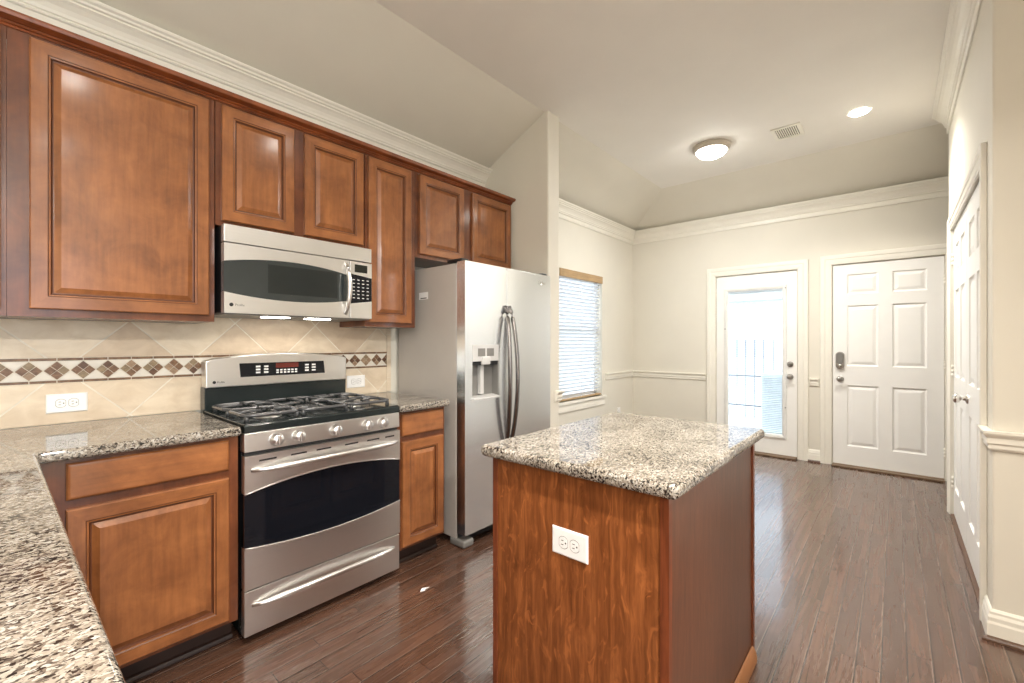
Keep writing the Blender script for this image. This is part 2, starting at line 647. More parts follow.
        if bevel > 0:
            md = o.modifiers.new('bevel', 'BEVEL')
            md.width = bevel
            md.segments = seg
            md.limit_method = 'ANGLE'
            md.angle_limit = math.radians(angle)
            md.harden_normals = False
            me.polygons.foreach_set('use_smooth', [True] * len(me.polygons))
            ws = o.modifiers.new('shade', 'WEIGHTED_NORMAL')
            ws.keep_sharp = True
        return o


def empty(name, loc):
    o = bpy.data.objects.new(name, None)
    COL.objects.link(o)
    o.location = loc
    o.empty_display_size = 0.05
    BASE[o.name] = tuple(loc)
    return o


def tag(o, label, cat, group=None, kind=None):
    o['label'] = label
    o['category'] = cat
    if group:
        o['group'] = group
    if kind:
        o['kind'] = kind
    return o


def thing(name, loc, label, cat, group=None):
    return tag(empty(name, loc), label, cat, group)


def struct(o):
    o['kind'] = 'structure'
    return o


def B(*a, **k):
    return MB().box(*a, **k)


def text(name, body, loc, size, mat, parent, xdir=(1, 0, 0), updir=(0, 0, 1), depth=0.0004):
    cu = bpy.data.curves.new(name, 'FONT')
    cu.body = body
    cu.size = size
    cu.extrude = depth
    tmp = bpy.data.objects.new(name + '_tmp', cu)
    COL.objects.link(tmp)
    me = bpy.data.meshes.new_from_object(tmp.evaluated_get(bpy.context.evaluated_depsgraph_get()))
    bpy.data.objects.remove(tmp)
    x, u = Vector(xdir).normalized(), Vector(updir).normalized()
    n = x.cross(u)
    R = Matrix((x, u, n)).transposed().to_4x4()
    me.transform(R)
    b = Vector(BASE[parent.name])
    me.transform(Matrix.Translation(Vector(loc) - b))
    me.materials.clear()
    me.materials.append(mat)
    o = bpy.data.objects.new(name, me)
    COL.objects.link(o)
    o.parent = parent
    return o


# ================================================================== ROOM
YW = 2.70       # cabinet and window wall
XB = 5.60       # wall with the doors
YR = -0.309     # closet wall
XN = 2.757      # wall end facing the kitchen at the right
XF = 4.82       # far end of the closet wall
ZC = 3.04
ZT = 2.735      # where the sloped ceiling meets the walls
YC = 2.05       # crease of the left slope
XC = 5.00       # crease of the far slope
L0, L1 = -4.5, -4.5

struct(B(L0 - 0.1, XB + 0.12, L1 - 0.1, YW + 0.12, -0.08, 0.0).build('floor', M['floor']))

struct(B(L0, XN - 0.03, L1, -1.5, 0.0005, 0.012).build('floor_living_bounce', M['carpet']))  # unseen pale carpet, added to bounce light up to the ceiling

# wall with cabinets and dining window
WX0, WX1, WZ0, WZ1 = 3.872, 4.775, 0.615, 2.055
w = MB()
w.box(L0, WX0, YW, YW + 0.15, 0, 3.1)
w.box(WX1, XB + 0.15, YW, YW + 0.15, 0, 3.1)
w.box(WX0, WX1, YW, YW + 0.15, 0, WZ0)
w.box(WX0, WX1, YW, YW + 0.15, WZ1, 3.1)
struct(w.build('wall_left', M['wall']))

# wall with the two outer doors
GY0, GY1, DZ = 0.800, 1.630, 2.042
FY0, FY1, FZ = -0.336, 0.498, 2.055
w = MB()
w.box(XB, XB + 0.15, GY1, YW, 0, 3.1)
w.box(XB, XB + 0.15, FY1, GY0, 0, 3.1)
w.box(XB, XB + 0.15, -1.6, FY0, 0, 3.1)
w.box(XB, XB + 0.15, GY0, GY1, DZ, 3.1)
w.box(XB, XB + 0.15, FY0, FY1, FZ, 3.1)
struct(w.build('wall_back', M['wall']))

# closet wall with rounded outside corner
CX0, CX1, CZ = 2.985, 4.53, 2.075


def round_rect_corner(cx, cy, r, a0, a1, n=6):
    return [(cx + r * math.cos(math.radians(a0 + (a1 - a0) * i / n)), cy + r * math.sin(math.radians(a0 + (a1 - a0) * i / n)), 0) for i in range(n + 1)]


w = MB()
pts = [(CX0, YR, 0)] + round_rect_corner(XN + 0.009, YR - 0.009, 0.009, 90, 180) + [(XN, L1, 0), (CX0, L1, 0)]
w.prism(pts, (0, 0, 3.1))
w.box(CX1, XF, -1.6, YR, 0, 3.1)
w.box(CX0, CX1, YR - 0.13, YR, CZ, 3.1)
w.box(CX0, CX1, YR - 0.80, YR - 0.70, 0, 3.1)
wr = struct(w.build('wall_right', M['wall'], bevel=0.0))
struct(B(XF, XB + 0.15, -1.75, -1.6, 0, 3.1).build('wall_hall', M['wall']))

# stub wall closing the refrigerator alcove
SX0, SX1, SY = 2.742, 2.895, 2.018
pts = [(SX0, YW, 0)] + round_rect_corner(SX0 + 0.012, SY + 0.012, 0.012, 180, 270) + round_rect_corner(SX1 - 0.012, SY + 0.012, 0.012, 270, 360) + [(SX1, YW, 0)]
struct(MB().prism(pts, (0, 0, 3.1)).build('wall_alcove', M['wall']))

# living room side behind the camera, with an unseen window opening widened for more light
w = MB()
for a, b, c, d in ((L0, -4.1, 0, 3.1), (1.4, XN, 0, 3.1), (-4.1, 1.4, 0, 0.25), (-4.1, 1.4, 2.6, 3.1)):
    w.box(a, b, L1 - 0.15, L1, c, d)
struct(w.build('wall_front', M['wall']))
struct(B(L0 - 0.15, L0, L1, YW, 0, 3.1).build('wall_living', M['wall']))

struct(B(0.55, XN, -1.42, -1.30, 0, 3.1).build('wall_light_block', M['wall']))  # unseen wall, added to keep living room light off the near wall

# ceiling: flat field with two sloped borders
c = MB()
e = 0.16
zs = ZT - 0.0
c.poly([(L0 - e, L1 - e, ZC), (XC, L1 - e, ZC), (XC, YC, ZC), (L0 - e, YC, ZC)])
sl = (ZC - ZT) / (YW - YC)
c.poly([(L0 - e, YC, ZC), (XC, YC, ZC), (XB, YW, ZT), (L0 - e, YW, ZT)], 1)
c.poly([(XC, L1 - e, ZC), (XC, YC, ZC), (XB, YW, ZT), (XB, L1 - e, ZT)], 1)
c.poly([(L0 - e, L1 - e, 3.3), (XB + e, L1 - e, 3.3), (XB + e, YW + e, 3.3), (L0 - e, YW + e, 3.3)])
struct(c.build('ceiling', [M['ceil'], M['wall']]))

# ------------------------------------------------------------------ mouldings
CROWN = [(0, -0.182), (0.009, -0.182), (0.013, -0.174), (0.009, -0.168), (0.012, -0.166), (0.012, -0.128), (0.022, -0.124), (0.026, -0.117),
         (0.022, -0.110), (0.030, -0.106), (0.034, -0.092), (0.046, -0.072), (0.064, -0.054), (0.078, -0.045), (0.078, -0.036), (0.090, -0.032),
         (0.094, -0.022), (0.106, -0.014), (0.110, -0.006), (0.110, 0.0), (0, 0.0)]
CROWN = [(a * 0.86, b * 0.86) for a, b in CROWN]
ZK = 2.737
e = 0.001
struct(MB().sweep(CROWN, (L0, YW - e, ZK), (SX0 - e, YW - e, ZK), (0, -1, 0)).build('trim_1', M['trim']))
struct(MB().sweep(CROWN, (SX1 + e, YW - e, ZK), (XB - e, YW - e, ZK), (0, -1, 0), e1=-1).build('trim_2', M['trim']))
struct(MB().sweep(CROWN, (XB - e, -1.6, ZK), (XB - e, YW - e, ZK), (-1, 0, 0), e1=-1).build('trim_3', M['trim']))
ZR = ZC - 0.002
struct(MB().sweep(CROWN, (XN + 0.02, YR + e, ZR), (XF, YR + e, ZR), (0, 1, 0)).build('trim_4', M['trim']))

RAIL = [(0, -0.084), (0.006, -0.084), (0.012, -0.074), (0.012, -0.060), (0.017, -0.052), (0.017, -0.030), (0.026, -0.018), (0.030, -0.010), (0.030, 0.0), (0, 0)]
ZRL = 0.878
struct(MB().sweep(RAIL, (4.845, YW - e, ZRL), (XB - e, YW - e, ZRL), (0, -1, 0), e1=-1).build('trim_5', M['trim']))
struct(MB().sweep(RAIL, (XB - e, 1.738, ZRL), (XB - e, YW - e, ZRL), (-1, 0, 0), e1=-1).build('trim_6', M['trim']))
struct(MB().sweep(RAIL, (XB - e, 0.600, ZRL), (XB - e, 0.697, ZRL), (-1, 0, 0), e0=-0.6, e1=-0.6).build('trim_7', M['trim']))
t = MB().sweep(RAIL, (XN - e, L1, ZRL + 0.008), (XN - e, YR + e, ZRL + 0.008), (-1, 0, 0), e1=1)
t.sweep(RAIL, (XN - e, YR + e, ZRL + 0.008), (XN + 0.135, YR + e, ZRL + 0.008), (0, 1, 0), e0=1)
struct(t.build('trim_8', M['trim']))
t = MB().sweep(RAIL, (SX1 + e, SY - e, ZRL), (SX1 + e, YW - 0.04, ZRL), (1, 0, 0), e0=1)
t.sweep(RAIL, (SX0 + 0.085, SY - e, ZRL), (SX1 + e, SY - e, ZRL), (0, -1, 0), e0=-0.6, e1=1)
struct(t.build('trim_9', M['trim']))

BASEB = [(0, 0.0), (0.017, 0.0), (0.017, 0.070), (0.014, 0.080), (0.014, 0.096), (0.009, 0.108), (0.009, 0.118), (0.003, 0.128), (0, 0.128)]
SHOE = [(0.017, 0), (0.034, 0), (0.033, 0.008), (0.028, 0.015), (0.017, 0.019)]
b = MB().sweep(BASEB, (XN - e, L1, 0.001), (XN - e, YR + e, 0.001), (-1, 0, 0), e1=1)
b.sweep(BASEB, (XN - e, YR + e, 0.001), (XN + 0.135, YR + e, 0.001), (0, 1, 0), e0=1)
b.sweep(SHOE, (XN - e, L1, 0.001), (XN - e, YR + e, 0.001), (-1, 0, 0), 1, e1=1)
struct(b.build('baseboard_right', [M['trim'], M['shoe_dark']]))
b = MB().sweep(BASEB, (XB - e, 1.740, 0.001), (XB - e, YW - e, 0.001), (-1, 0, 0), e1=-1)
b.sweep(BASEB, (XB - e, 0.594, 0.001), (XB - e, 0.703, 0.001), (-1, 0, 0))
b.sweep(SHOE, (XB - e, 0.594, 0.001), (XB - e, 0.703, 0.001), (-1, 0, 0), 1)
struct(b.build('baseboard_back', [M['trim'], M['shoe_dark']]))
b = MB().sweep(BASEB, (SX1 + e, YW - e, 0.001), (XB - e, YW - e, 0.001), (0, -1, 0), e1=-1)
struct(b.build('baseboard_left', M['trim']))

CAS = [(0, 0.0), (0, 0.010), (0.012, 0.010), (0.020, 0.015), (0.052, 0.015), (0.058, 0.020), (0.090, 0.022), (0.097, 0.018), (0.097, 0)]


def casing(mb, org, u, nrm, w, h, cw=0.097, m=0):
    """door casing round an opening of w x h; org = lower corner, u along the wall"""
    org, u, nrm = Vector(org), Vector(u), Vector(nrm)
    up = Vector((0, 0, 1))
    for k, (o, t) in enumerate(CAS):
        pass
    def pt(a, b, o, t):
        return org + u * a + up * b + nrm * t
    rows = []
    for o, t in CAS:
        o = o * cw / 0.097
        rows.append([pt(-o, 0, o, t), pt(-o, h + o, o, t), pt(w + o, h + o, o, t), pt(w + o, 0, o, t)])
    ids = [[mb.vert(p) for p in r] for r in rows]
    n = len(ids)
    for i in range(n):
        j = (i + 1) % n
        for k in range(3):
            mb.face((ids[i][k], ids[i][k + 1], ids[j][k + 1], ids[j][k]), m)
    mb.face([r[0] for r in ids], m)
    mb.face([r[3] for r in ids][::-1], m)
    return mb


# ------------------------------------------------------------------ six panel doors
MOULD = [(0, 0), (0.006, -0.009), (0.016, -0.012), (0.040, -0.004), (0.046, -0.003)]


def panel_slab(mb, org, u, nrm, w, h, t, us, vs, holes):
    """slab with moulded panels: us/vs are cuts, holes = list of (iu, iv)"""
    org, u, nrm = Vector(org), Vector(u), Vector(nrm)
    up = Vector((0, 0, 1))
    for i in range(len(us) - 1):
        for j in range(len(vs) - 1):
            o = org + u * us[i] + up * vs[j]
            ww, hh = us[i + 1] - us[i], vs[j + 1] - vs[j]
            if (i, j) in holes:
                mb.loops(o, u, up, nrm, ww, hh, MOULD)
            else:
                mb.poly([o, o + u * ww, o + u * ww + up * hh, o + up * hh])
    a = [org, org + u * w, org + u * w + up * h, org + up * h]
    bk = [p - nrm * t for p in a]
    mb.poly(bk[::-1])
    for i in range(4):
        j = (i + 1) % 4
        mb.poly([a[i], a[j], bk[j], bk[i]])
    return mb


def hinge(parent, p, u, nrm, name='hinge'):
    p, u, nrm = Vector(p), Vector(u), Vector(nrm)
    mb = MB()
    for k in range(3):
        mb.cyl(p + nrm * 0.004 + Vector((0, 0, -0.045 + k * 0.031)), p + nrm * 0.004 + Vector((0, 0, -0.045 + k * 0.031 + 0.028)), 0.006, n=10)
    return mb.build(name, M['trim'], parent)


def knob(parent, p, nrm, mat, r=0.026):
    p, nrm = Vector(p), Vector(nrm)
    mb = MB().lathe(p, nrm, [(0.031, 0.0), (0.031, 0.004), (0.026, 0.010), (0.012, 0.014), (0.010, 0.030), (r * 0.75, 0.036), (r, 0.048), (r * 0.95, 0.058), (r * 0.6, 0.066), (0, 0.068)], 24)
    return mb.build('door_knob', mat, parent)


# front door
fd = struct(empty('door_2', (XB, FY1, 0)))
mb = MB()
DW, DH = FY1 - FY0 - 0.012, FZ - 0.026
usF = [0, 0.118, 0.362, 0.466, 0.710, DW]
vsF = [0, 0.19, 0.805, 1.0, 1.61, 1.725, 1.925, DH]
org = (XB + 0.012, FY1 - 0.006, 0.02)
panel_slab(mb, org, (0, -1, 0), (-1, 0, 0), DW, DH, 0.042, usF, vsF, {(1, 1), (3, 1), (1, 3), (3, 3), (1, 5), (3, 5)})
mb.build('door_slab', M['door'], fd)
mb = casing(MB(), (XB - 0.001, FY1 + 0.004, 0.001), (0, -1, 0), (-1, 0, 0), FY1 - FY0 + 0.008, FZ + 0.002, 0.095)
mb.box(XB + 0.001, XB + 0.15, FY1 - 0.003, FY1 + 0.0, 0, FZ)
mb.box(XB + 0.001, XB + 0.15, FY0, FY0 + 0.003, 0, FZ)
mb.box(XB + 0.001, XB + 0.15, FY0, FY1, FZ - 0.003, FZ)
mb.build('door_frame', M['trim'], fd, bevel=0.0015)
B(XB + 0.056, XB + 0.10, FY0, FY1, 0, FZ).build('weather_stop', M['dark_void'], fd)
mb = MB().box(XB - 0.075, XB + 0.13, FY0 + 0.004, FY1 - 0.004, 0.001, 0.016)
mb.box(XB - 0.03, XB + 0.11, FY0 + 0.004, FY1 - 0.004, 0.016, 0.021)
mb.build('threshold', M['threshold'], fd, bevel=0.004)
for z in (0.25, 1.05, 1.83):
    hinge(fd, (XB + 0.010, FY0 + 0.003, z), (0, -1, 0), (-1, 0, 0))
knob(fd, (XB + 0.010, 0.431, 0.885), (-1, 0, 0), M['nickel'])
kp = MB()
kp.prism([(XB + 0.011, 0.431 + 0.036 * math.cos(a), 1.075 + (0.052 if math.sin(a) > 0 else -0.052) + 0.036 * math.sin(a)) for a in [2 * math.pi * i / 24 for i in range(24)]], (-0.028, 0, 0))
kpo = kp.build('keypad_lock', M['nickel'], fd, bevel=0.006, seg=3)
kt = MB().prism([(XB - 0.0175, 0.431 + 0.028 * math.cos(a), 1.095 + (0.03 if math.sin(a) > 0 else -0.03) + 0.028 * math.sin(a)) for a in [2 * math.pi * i / 24 for i in range(24)]], (-0.004, 0, 0))
kt.build('keypad_cover', M['grey_plastic'], kpo, bevel=0.001)
MB().lathe((XB - 0.0172, 0.431, 1.022), (-1, 0, 0), [(0.018, 0), (0.018, 0.006), (0.012, 0.010), (0.006, 0.012), (0.005, 0.018), (0, 0.019)], 20).build('thumb_turn', M['chrome'], kpo)

# glass door
gd = struct(empty('door_1', (XB, GY1, 0)))
GW, GH = GY1 - GY0 - 0.012, DZ - 0.026
lu0, lu1, lv0, lv1 = 0.085, 0.725, 0.175, 1.872
org = Vector((XB + 0.012, GY1 - 0.006, 0.02))
u, up, nr = Vector((0, -1, 0)), Vector((0, 0, 1)), Vector((-1, 0, 0))
mb = MB()
mb.box(XB + 0.012, XB + 0.054, GY1 - 0.006 - lu0 - 0.02, GY1 - 0.006, 0.02, 0.02 + GH)
mb.box(XB + 0.012, XB + 0.054, GY0 + 0.006, GY1 - 0.006 - lu1 + 0.02, 0.02, 0.02 + GH)
mb.box(XB + 0.012, XB + 0.054, GY1 - 0.006 - lu1 + 0.02, GY1 - 0.006 - lu0 - 0.02, 0.02, 0.02 + lv0 + 0.02)
mb.box(XB + 0.012, XB + 0.054, GY1 - 0.006 - lu1 + 0.02, GY1 - 0.006 - lu0 - 0.02, lv1, 0.02 + GH)
mb.build('door_slab', M['door'], gd)
mb = MB().loops(org + u * lu0 + up * lv0, u, up, nr, lu1 - lu0, lv1 - lv0 + 0.0,
                [(0, 0.0), (0.002, 0.010), (0.010, 0.013), (0.030, 0.011), (0.044, 0.004), (0.047, -0.012)], cap=False)
lf = mb.build('lite_frame', M['lite'], gd)
for a, b in ((0.06, 0.03), (0.62, 0.95), (0.02, 0.4), (0.62, 0.2)):
    pass
mb = MB()
for dy, dz in ((0.628, 1.66), (0.013, 1.22), (0.628, 0.35)):
    p = org + u * (lu0 + dy) + up * (lv0 + dz)
    mb.cyl(p + nr * 0.012, p + nr * 0.020, 0.006, n=10)
mb.build('frame_screw', M['grey_plastic'], gd)
gy1, gy0 = GY1 - 0.006 - lu0 - 0.045, GY1 - 0.006 - lu1 + 0.045
gz0, gz1 = 0.02 + lv0 + 0.045, 0.02 + lv1 - 0.045
gp = MB().box(XB + 0.024, XB + 0.027, gy0, gy1, gz0, gz1)
gp.build('glass_pane', M['glass'], gd)
gb = MB()
n = 78
for k in range(n):
    z = gz0 + 0.015 + (gz1 - gz0 - 0.05) * k / (n - 1)
    gb.poly([(XB + 0.034, gy0 + 0.006, z), (XB + 0.034, gy1 - 0.006, z), (XB + 0.045, gy1 - 0.006, z + 0.0015), (XB + 0.045, gy0 + 0.006, z + 0.0015)])
gb.box(XB + 0.032, XB + 0.047, gy0 + 0.004, gy1 - 0.004, gz1 - 0.03, gz1 - 0.004)
gb.build('enclosed_blind', M['slat'], gd)
mb = casing(MB(), (XB - 0.001, GY1 + 0.004, 0.001), (0, -1, 0), (-1, 0, 0), GY1 - GY0 + 0.008, DZ + 0.002, 0.095)
mb.box(XB + 0.001, XB + 0.15, GY1 - 0.003, GY1, 0, DZ)
mb.box(XB + 0.001, XB + 0.15, GY0, GY0 + 0.003, 0, DZ)
mb.box(XB + 0.001, XB + 0.15, GY0, GY1, DZ - 0.003, DZ)
mb.build('door_frame', M['trim'], gd, bevel=0.0015)
mb = MB()
mb.box(XB + 0.056, XB + 0.09, GY0, GY0 + 0.03, 0, DZ)
mb.box(XB + 0.056, XB + 0.09, GY1 - 0.03, GY1, 0, DZ)
mb.box(XB + 0.056, XB + 0.09, GY0, GY1, DZ - 0.03, DZ)
mb.box(XB + 0.056, XB + 0.09, GY0, GY1, 0.0, 0.05)
mb.build('weather_stop', M['dark_void'], gd)
mb = MB().box(XB - 0.075, XB + 0.13, GY0 + 0.004, GY1 - 0.004, 0.001, 0.016)
mb.box(XB - 0.03, XB + 0.11, GY0 + 0.004, GY1 - 0.004, 0.016, 0.021)
mb.build('threshold', M['threshold'], gd, bevel=0.004)
for z in (0.25, 1.10, 1.83):
    hinge(gd, (XB + 0.010, GY1 - 0.003, z), (0, -1, 0), (-1, 0, 0))
knob(gd, (XB + 0.010, 0.869, 0.885), (-1, 0, 0), M['nickel'])
MB().lathe((XB + 0.011, 0.869, 1.02), (-1, 0, 0), [(0.031, 0), (0.031, 0.006), (0.026, 0.014), (0.010, 0.018), (0.008, 0.03), (0, 0.031)], 24).build('deadbolt', M['nickel'], gd)

# closet doors in the right wall (pair)
cd = struct(empty('door_3', ((CX0 + CX1) / 2, YR, 0)))
half = (CX1 - CX0) / 2
for s in range(2):
    w0 = half - 0.006
    us = [0, 0.105, 0.105 + (w0 - 0.30) / 2, 0.195 + (w0 - 0.30) / 2, w0 - 0.105, w0]
    vs = [0, 0.20, 0.82, 1.0, 1.61, 1.73, 1.93, CZ - 0.022]
    mb = MB()
    panel_slab(mb, (CX0 + s * half + 0.003, YR - 0.008, 0.018), (1, 0, 0), (0, 1, 0), w0, CZ - 0.022, 0.036, us, vs, {(1, 1), (3, 1), (1, 3), (3, 3), (1, 5), (3, 5)})
    dl = mb.build('door_leaf', M['door'], cd)
    hx = CX0 + 0.002 if s == 0 else CX1 - 0.002
    for z in (0.24, 1.05, 1.86):
        hinge(dl, (hx, YR - 0.006, z), (1, 0, 0), (0, 1, 0))
    if s == 0:
        knob(dl, (CX0 + half - 0.065, YR - 0.010, 0.93), (0, 1, 0), M['chrome'], 0.028)
mb = casing(MB(), (CX0 - 0.004, YR + 0.001, 0.001), (1, 0, 0), (0, 1, 0), CX1 - CX0 + 0.008, CZ + 0.002, 0.085)
mb.box(CX0, CX0 + 0.002, YR - 0.13, YR, 0, CZ)
mb.box(CX1 - 0.002, CX1, YR - 0.13, YR, 0, CZ)
mb.build('door_frame', M['trim'], cd, bevel=0.0015)
B(CX0 + 0.003, CX1 - 0.003, YR - 0.045, YR + 0.010, 0.001, 0.012).build('threshold', M['shoe_dark'], cd)  # brown strip added in place of the dark gap line under the doors
B(CX0 + 0.003, CX1 - 0.003, YR - 0.10, YR - 0.06, 0.001, CZ).build('closet_void', M['dark_void'], cd)

# ------------------------------------------------------------------ dining window
wn = struct(empty('window_1', ((WX0 + WX1) / 2, YW, WZ0)))
mb = MB()
fy0, fy1 = YW + 0.085, YW + 0.125
for x0, x1, z0, z1 in ((WX0, WX0 + 0.045, WZ0, WZ1), (WX1 - 0.045, WX1, WZ0, WZ1), (WX0, WX1, WZ0, WZ0 + 0.045), (WX0, WX1, WZ1 - 0.045, WZ1), (WX0, WX1, 1.375, 1.415)):
    mb.box(x0, x1, fy0, fy1, z0, z1)
mb.build('window_frame', M['white_plastic'], wn, bevel=0.003)
B(WX0 + 0.045, WX1 - 0.045, fy0 + 0.018, fy0 + 0.021, WZ0 + 0.045, WZ1 - 0.045).build('window_pane', M['glass'], wn)
mb = MB().box(WX0 - 0.06, WX1 + 0.06, YW - 0.035, YW - 0.001, WZ0 - 0.026, WZ0 - 0.001)
mb.box(WX0 + 0.001, WX1 - 0.001, YW - 0.001, YW + 0.085, WZ0 - 0.004, WZ0 + 0.0)
mb.build('window_sill', M['trim'], wn, bevel=0.005, seg=3)
MB().sweep([(0, 0), (0.012, 0.0), (0.016, 0.01), (0.016, 0.075), (0.010, 0.088), (0, 0.088)], (WX0 - 0.04, YW - 0.001, WZ0 - 0.115), (WX1 + 0.04, YW - 0.001, WZ0 - 0.115), (0, -1, 0)).build('window_apron', M['trim'], wn, bevel=0.002)

bl = thing('window_blind', ((WX0 + WX1) / 2, YW + 0.03, WZ0), 'white slatted blind with tan valance hanging in the dining window', 'blind')
B(WX0 + 0.004, WX1 - 0.002, YW - 0.012, YW + 0.003, 1.968, 2.052).build('valance', M['tan_wood'], bl, bevel=0.002)
mb = MB()
nsl = 33
for k in range(nsl):
    z = 0.675 + (1.955 - 0.675) * k / (nsl - 1)
    a = math.radians(30)
    dy, dz = 0.024 * math.cos(a), 0.024 * math.sin(a)
    yc = YW + 0.035
    x0, x1 = WX0 + 0.010, WX1 - 0.030
    prof = [(x0, yc - dy, z + dz), (x0, yc, z + 0.002), (x0, yc + dy, z - dz), (x0, yc + dy, z - dz - 0.003), (x0, yc, z - 0.001), (x0, yc - dy, z + dz - 0.003)]
    mb.prism(prof, (x1 - x0, 0, 0))
mb.build('slats', M['slat'], bl)
B(WX0 + 0.006, WX1 - 0.004, YW + 0.008, YW + 0.060, 1.958, 2.050).build('head_rail', M['slat'], bl)
B(WX0 + 0.010, WX1 - 0.006, YW + 0.010, YW + 0.060, 0.622, 0.644).build('bottom_rail', M['tan_wood'], bl, bevel=0.003)
mb = MB()
for x in (WX0 + 0.14, (WX0 + WX1) / 2, WX1 - 0.16):
    for yy in (YW + 0.009, YW + 0.061):
        mb.tube([(x, yy, 0.64), (x, yy, 1.96)], 0.0012, 6)
mb.build('ladder_cords', M['slat'], bl)
mb = MB()
for x in (WX1 - 0.060, WX1 - 0.045):
    mb.tube([(x, YW + 0.004, 1.965), (x, YW + 0.002, 0.95)], 0.0013, 6)
    mb.lathe((x, YW + 0.002, 0.95), (0, 0, -1), [(0.001, 0), (0.006, 0.012), (0.007, 0.035), (0, 0.038)], 10)
mb.build('pull_cords', M['slat'], bl)

# ================================================================== CABINETS
RAISED = [(0.055, -0.010), (0.090, -0.0015), (0.094, -0.001)]


def cab_door(parent, x0, x1, z0, z1, y, name='door', t=0.020, fw=0.058, org=None, u=(1, 0, 0), nrm=(0, -1, 0)):
    """raised-panel door facing nrm; y is the front plane"""
    w, h = x1 - x0, z1 - z0
    o = Vector((x0, y, z0)) if org is None else Vector(org)
    mb = MB()
    nv = Vector(nrm)
    mb.loops(o, u, (0, 0, 1), nrm, w, h, [(0, -t), (0, -0.004), (0.004, 0.0), (fw - 0.012, 0.0), (fw - 0.009, -0.0025, 2), (fw - 0.004, -0.003), (fw, -0.010, 2), (fw + 0.004, -0.0105, 2)], 0, 1, cap=False)
    mb.loops(o - nv * t, u, (0, 0, 1), nrm, w, h, [(0, 0), (fw + 0.004, 0)], 0, 1, cap=False)
    d = mb.build(name, [M['wood'], M['wood_h'], M['glaze']], parent)
    pm = MB()
    pm.loops(o, u, (0, 0, 1), nrm, w, h, [(fw + 0.001, -0.018), (fw + 0.002, -0.0108), (fw + 0.005, -0.0105), (fw + 0.022, -0.0015), (fw + 0.024, -0.0005)], 0)
    pm.build('panel', M['wood'], d)
    return d


def drawer_front(parent, x0, x1, z0, z1, y, t=0.020):
    mb = MB().loops((x0, y, z0), (1, 0, 0), (0, 0, 1), (0, -1, 0), x1 - x0, z1 - z0, [(0, -t), (0, -0.006), (0.005, -0.001), (0.010, 0.0)], 0)
    mb.poly([(x0, y + t, z0), (x1, y + t, z0), (x1, y + t, z1), (x0, y + t, z1)])
    return mb.build('drawer_front', M['wood_h'], parent)


YD, YF = 2.370, 2.391     # upper doors, upper face frames
GU = 'upper cabinets in a row along the kitchen wall'


def upper(name, x0, x1, z0, z1, doors, label):
    c = thing(name, ((x0 + x1) / 2, YW - 0.16, z0), label, 'cabinet', None)
    B(x0 + 0.0004, x1 - 0.0004, YF, YW - 0.004, z0, z1).build('cabinet_body', M['frame'], c)
    for d in doors:
        cab_door(c, d[0], d[1], d[2], d[3], YD)
    return c


ZU = 2.386
upper('wall_cabinet', -0.62, 0.006, 1.356, ZU, [(-0.56, -0.008, 1.384, 2.372)], 'wooden wall cabinet cut off by the left edge, above the tiles')
upper('wall_cabinet', 0.006, 0.642, 1.356, ZU, [(0.060, 0.617, 1.384, 2.372)], 'wooden wall cabinet with the widest tall door, left of the microwave')
upper('wall_cabinet', 0.645, 1.408, 1.809, ZU, [(0.668, 0.996, 1.832, 2.372), (1.050, 1.394, 1.832, 2.372)], 'short two-door wooden wall cabinet directly above the microwave')
upper('wall_cabinet', 1.411, 1.775, 1.356, ZU, [(1.428, 1.737, 1.381, 2.372)], 'tall narrow single-door wall cabinet between microwave and refrigerator')
upper('wall_cabinet', 1.778, 2.736, 1.822, ZU, [(1.804, 2.200, 1.846, 2.372), (2.285, 2.716, 1.846, 2.372)], 'two-door wooden wall cabinet above the refrigerator')

# stained crown along the top of the uppers
BC = [(0, 0.0), (0.007, 0.0), (0.010, 0.004), (0.007, 0.008), (0.016, 0.009), (0.020, 0.013), (0.016, 0.017), (0.024, 0.018), (0.048, 0.024), (0.052, 0.034), (0.052, 0.041), (0, 0.041)]
mb = MB().sweep(BC, (-0.62, YF, ZU + 0.001), (2.737, YF, ZU + 0.001), (0, -1, 0))
mb.box(-0.62, 2.737, YF, YF + 0.10, ZU + 0.001, ZU + 0.030)
tag(mb.build('cabinet_crown_moulding', [M['crownwood'], M['glaze']]), 'stained wood crown moulding running along the top of the wall cabinets', 'moulding')

# base cabinets
YBD, YBF = 2.055, 2.076


def base_cab(x0, x1, fx0, fx1, dx0, dx1, label):
    c = thing('base_cabinet', ((x0 + x1) / 2, 2.4, 0), label, 'cabinet')
    mb = MB().box(x0, x1, YBF, YW - 0.01, 0.102, 0.872)
    mb.build('cabinet_body', M['frame'], c, bevel=0.001)
    mb = MB().box(x0 + 0.002, x1 - 0.002, YBF + 0.075, YW - 0.01, 0.001, 0.101)
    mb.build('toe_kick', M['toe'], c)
    mb = MB().sweep([(0, 0), (0.016, 0), (0.015, 0.008), (0.010, 0.016), (0, 0.020)], (x0 + 0.002, YBF + 0.074, 0.001), (x1 - 0.002, YBF + 0.074, 0.001), (0, -1, 0))
    mb.build('shoe_moulding', M['toe'], c, bevel=0.001)
    drawer_front(c, dx0, dx1, 0.738, 0.860, YBD)
    cab_door(c, dx0, dx1, 0.122, 0.706, YBD)
    return c


base_cab(0.058, 0.642, 0, 0, 0.134, 0.605, 'wooden base cabinet with drawer in the counter corner left of the stove')
base_cab(1.414, 1.758, 0, 0, 1.446, 1.738, 'narrow wooden base cabinet between stove and refrigerator')

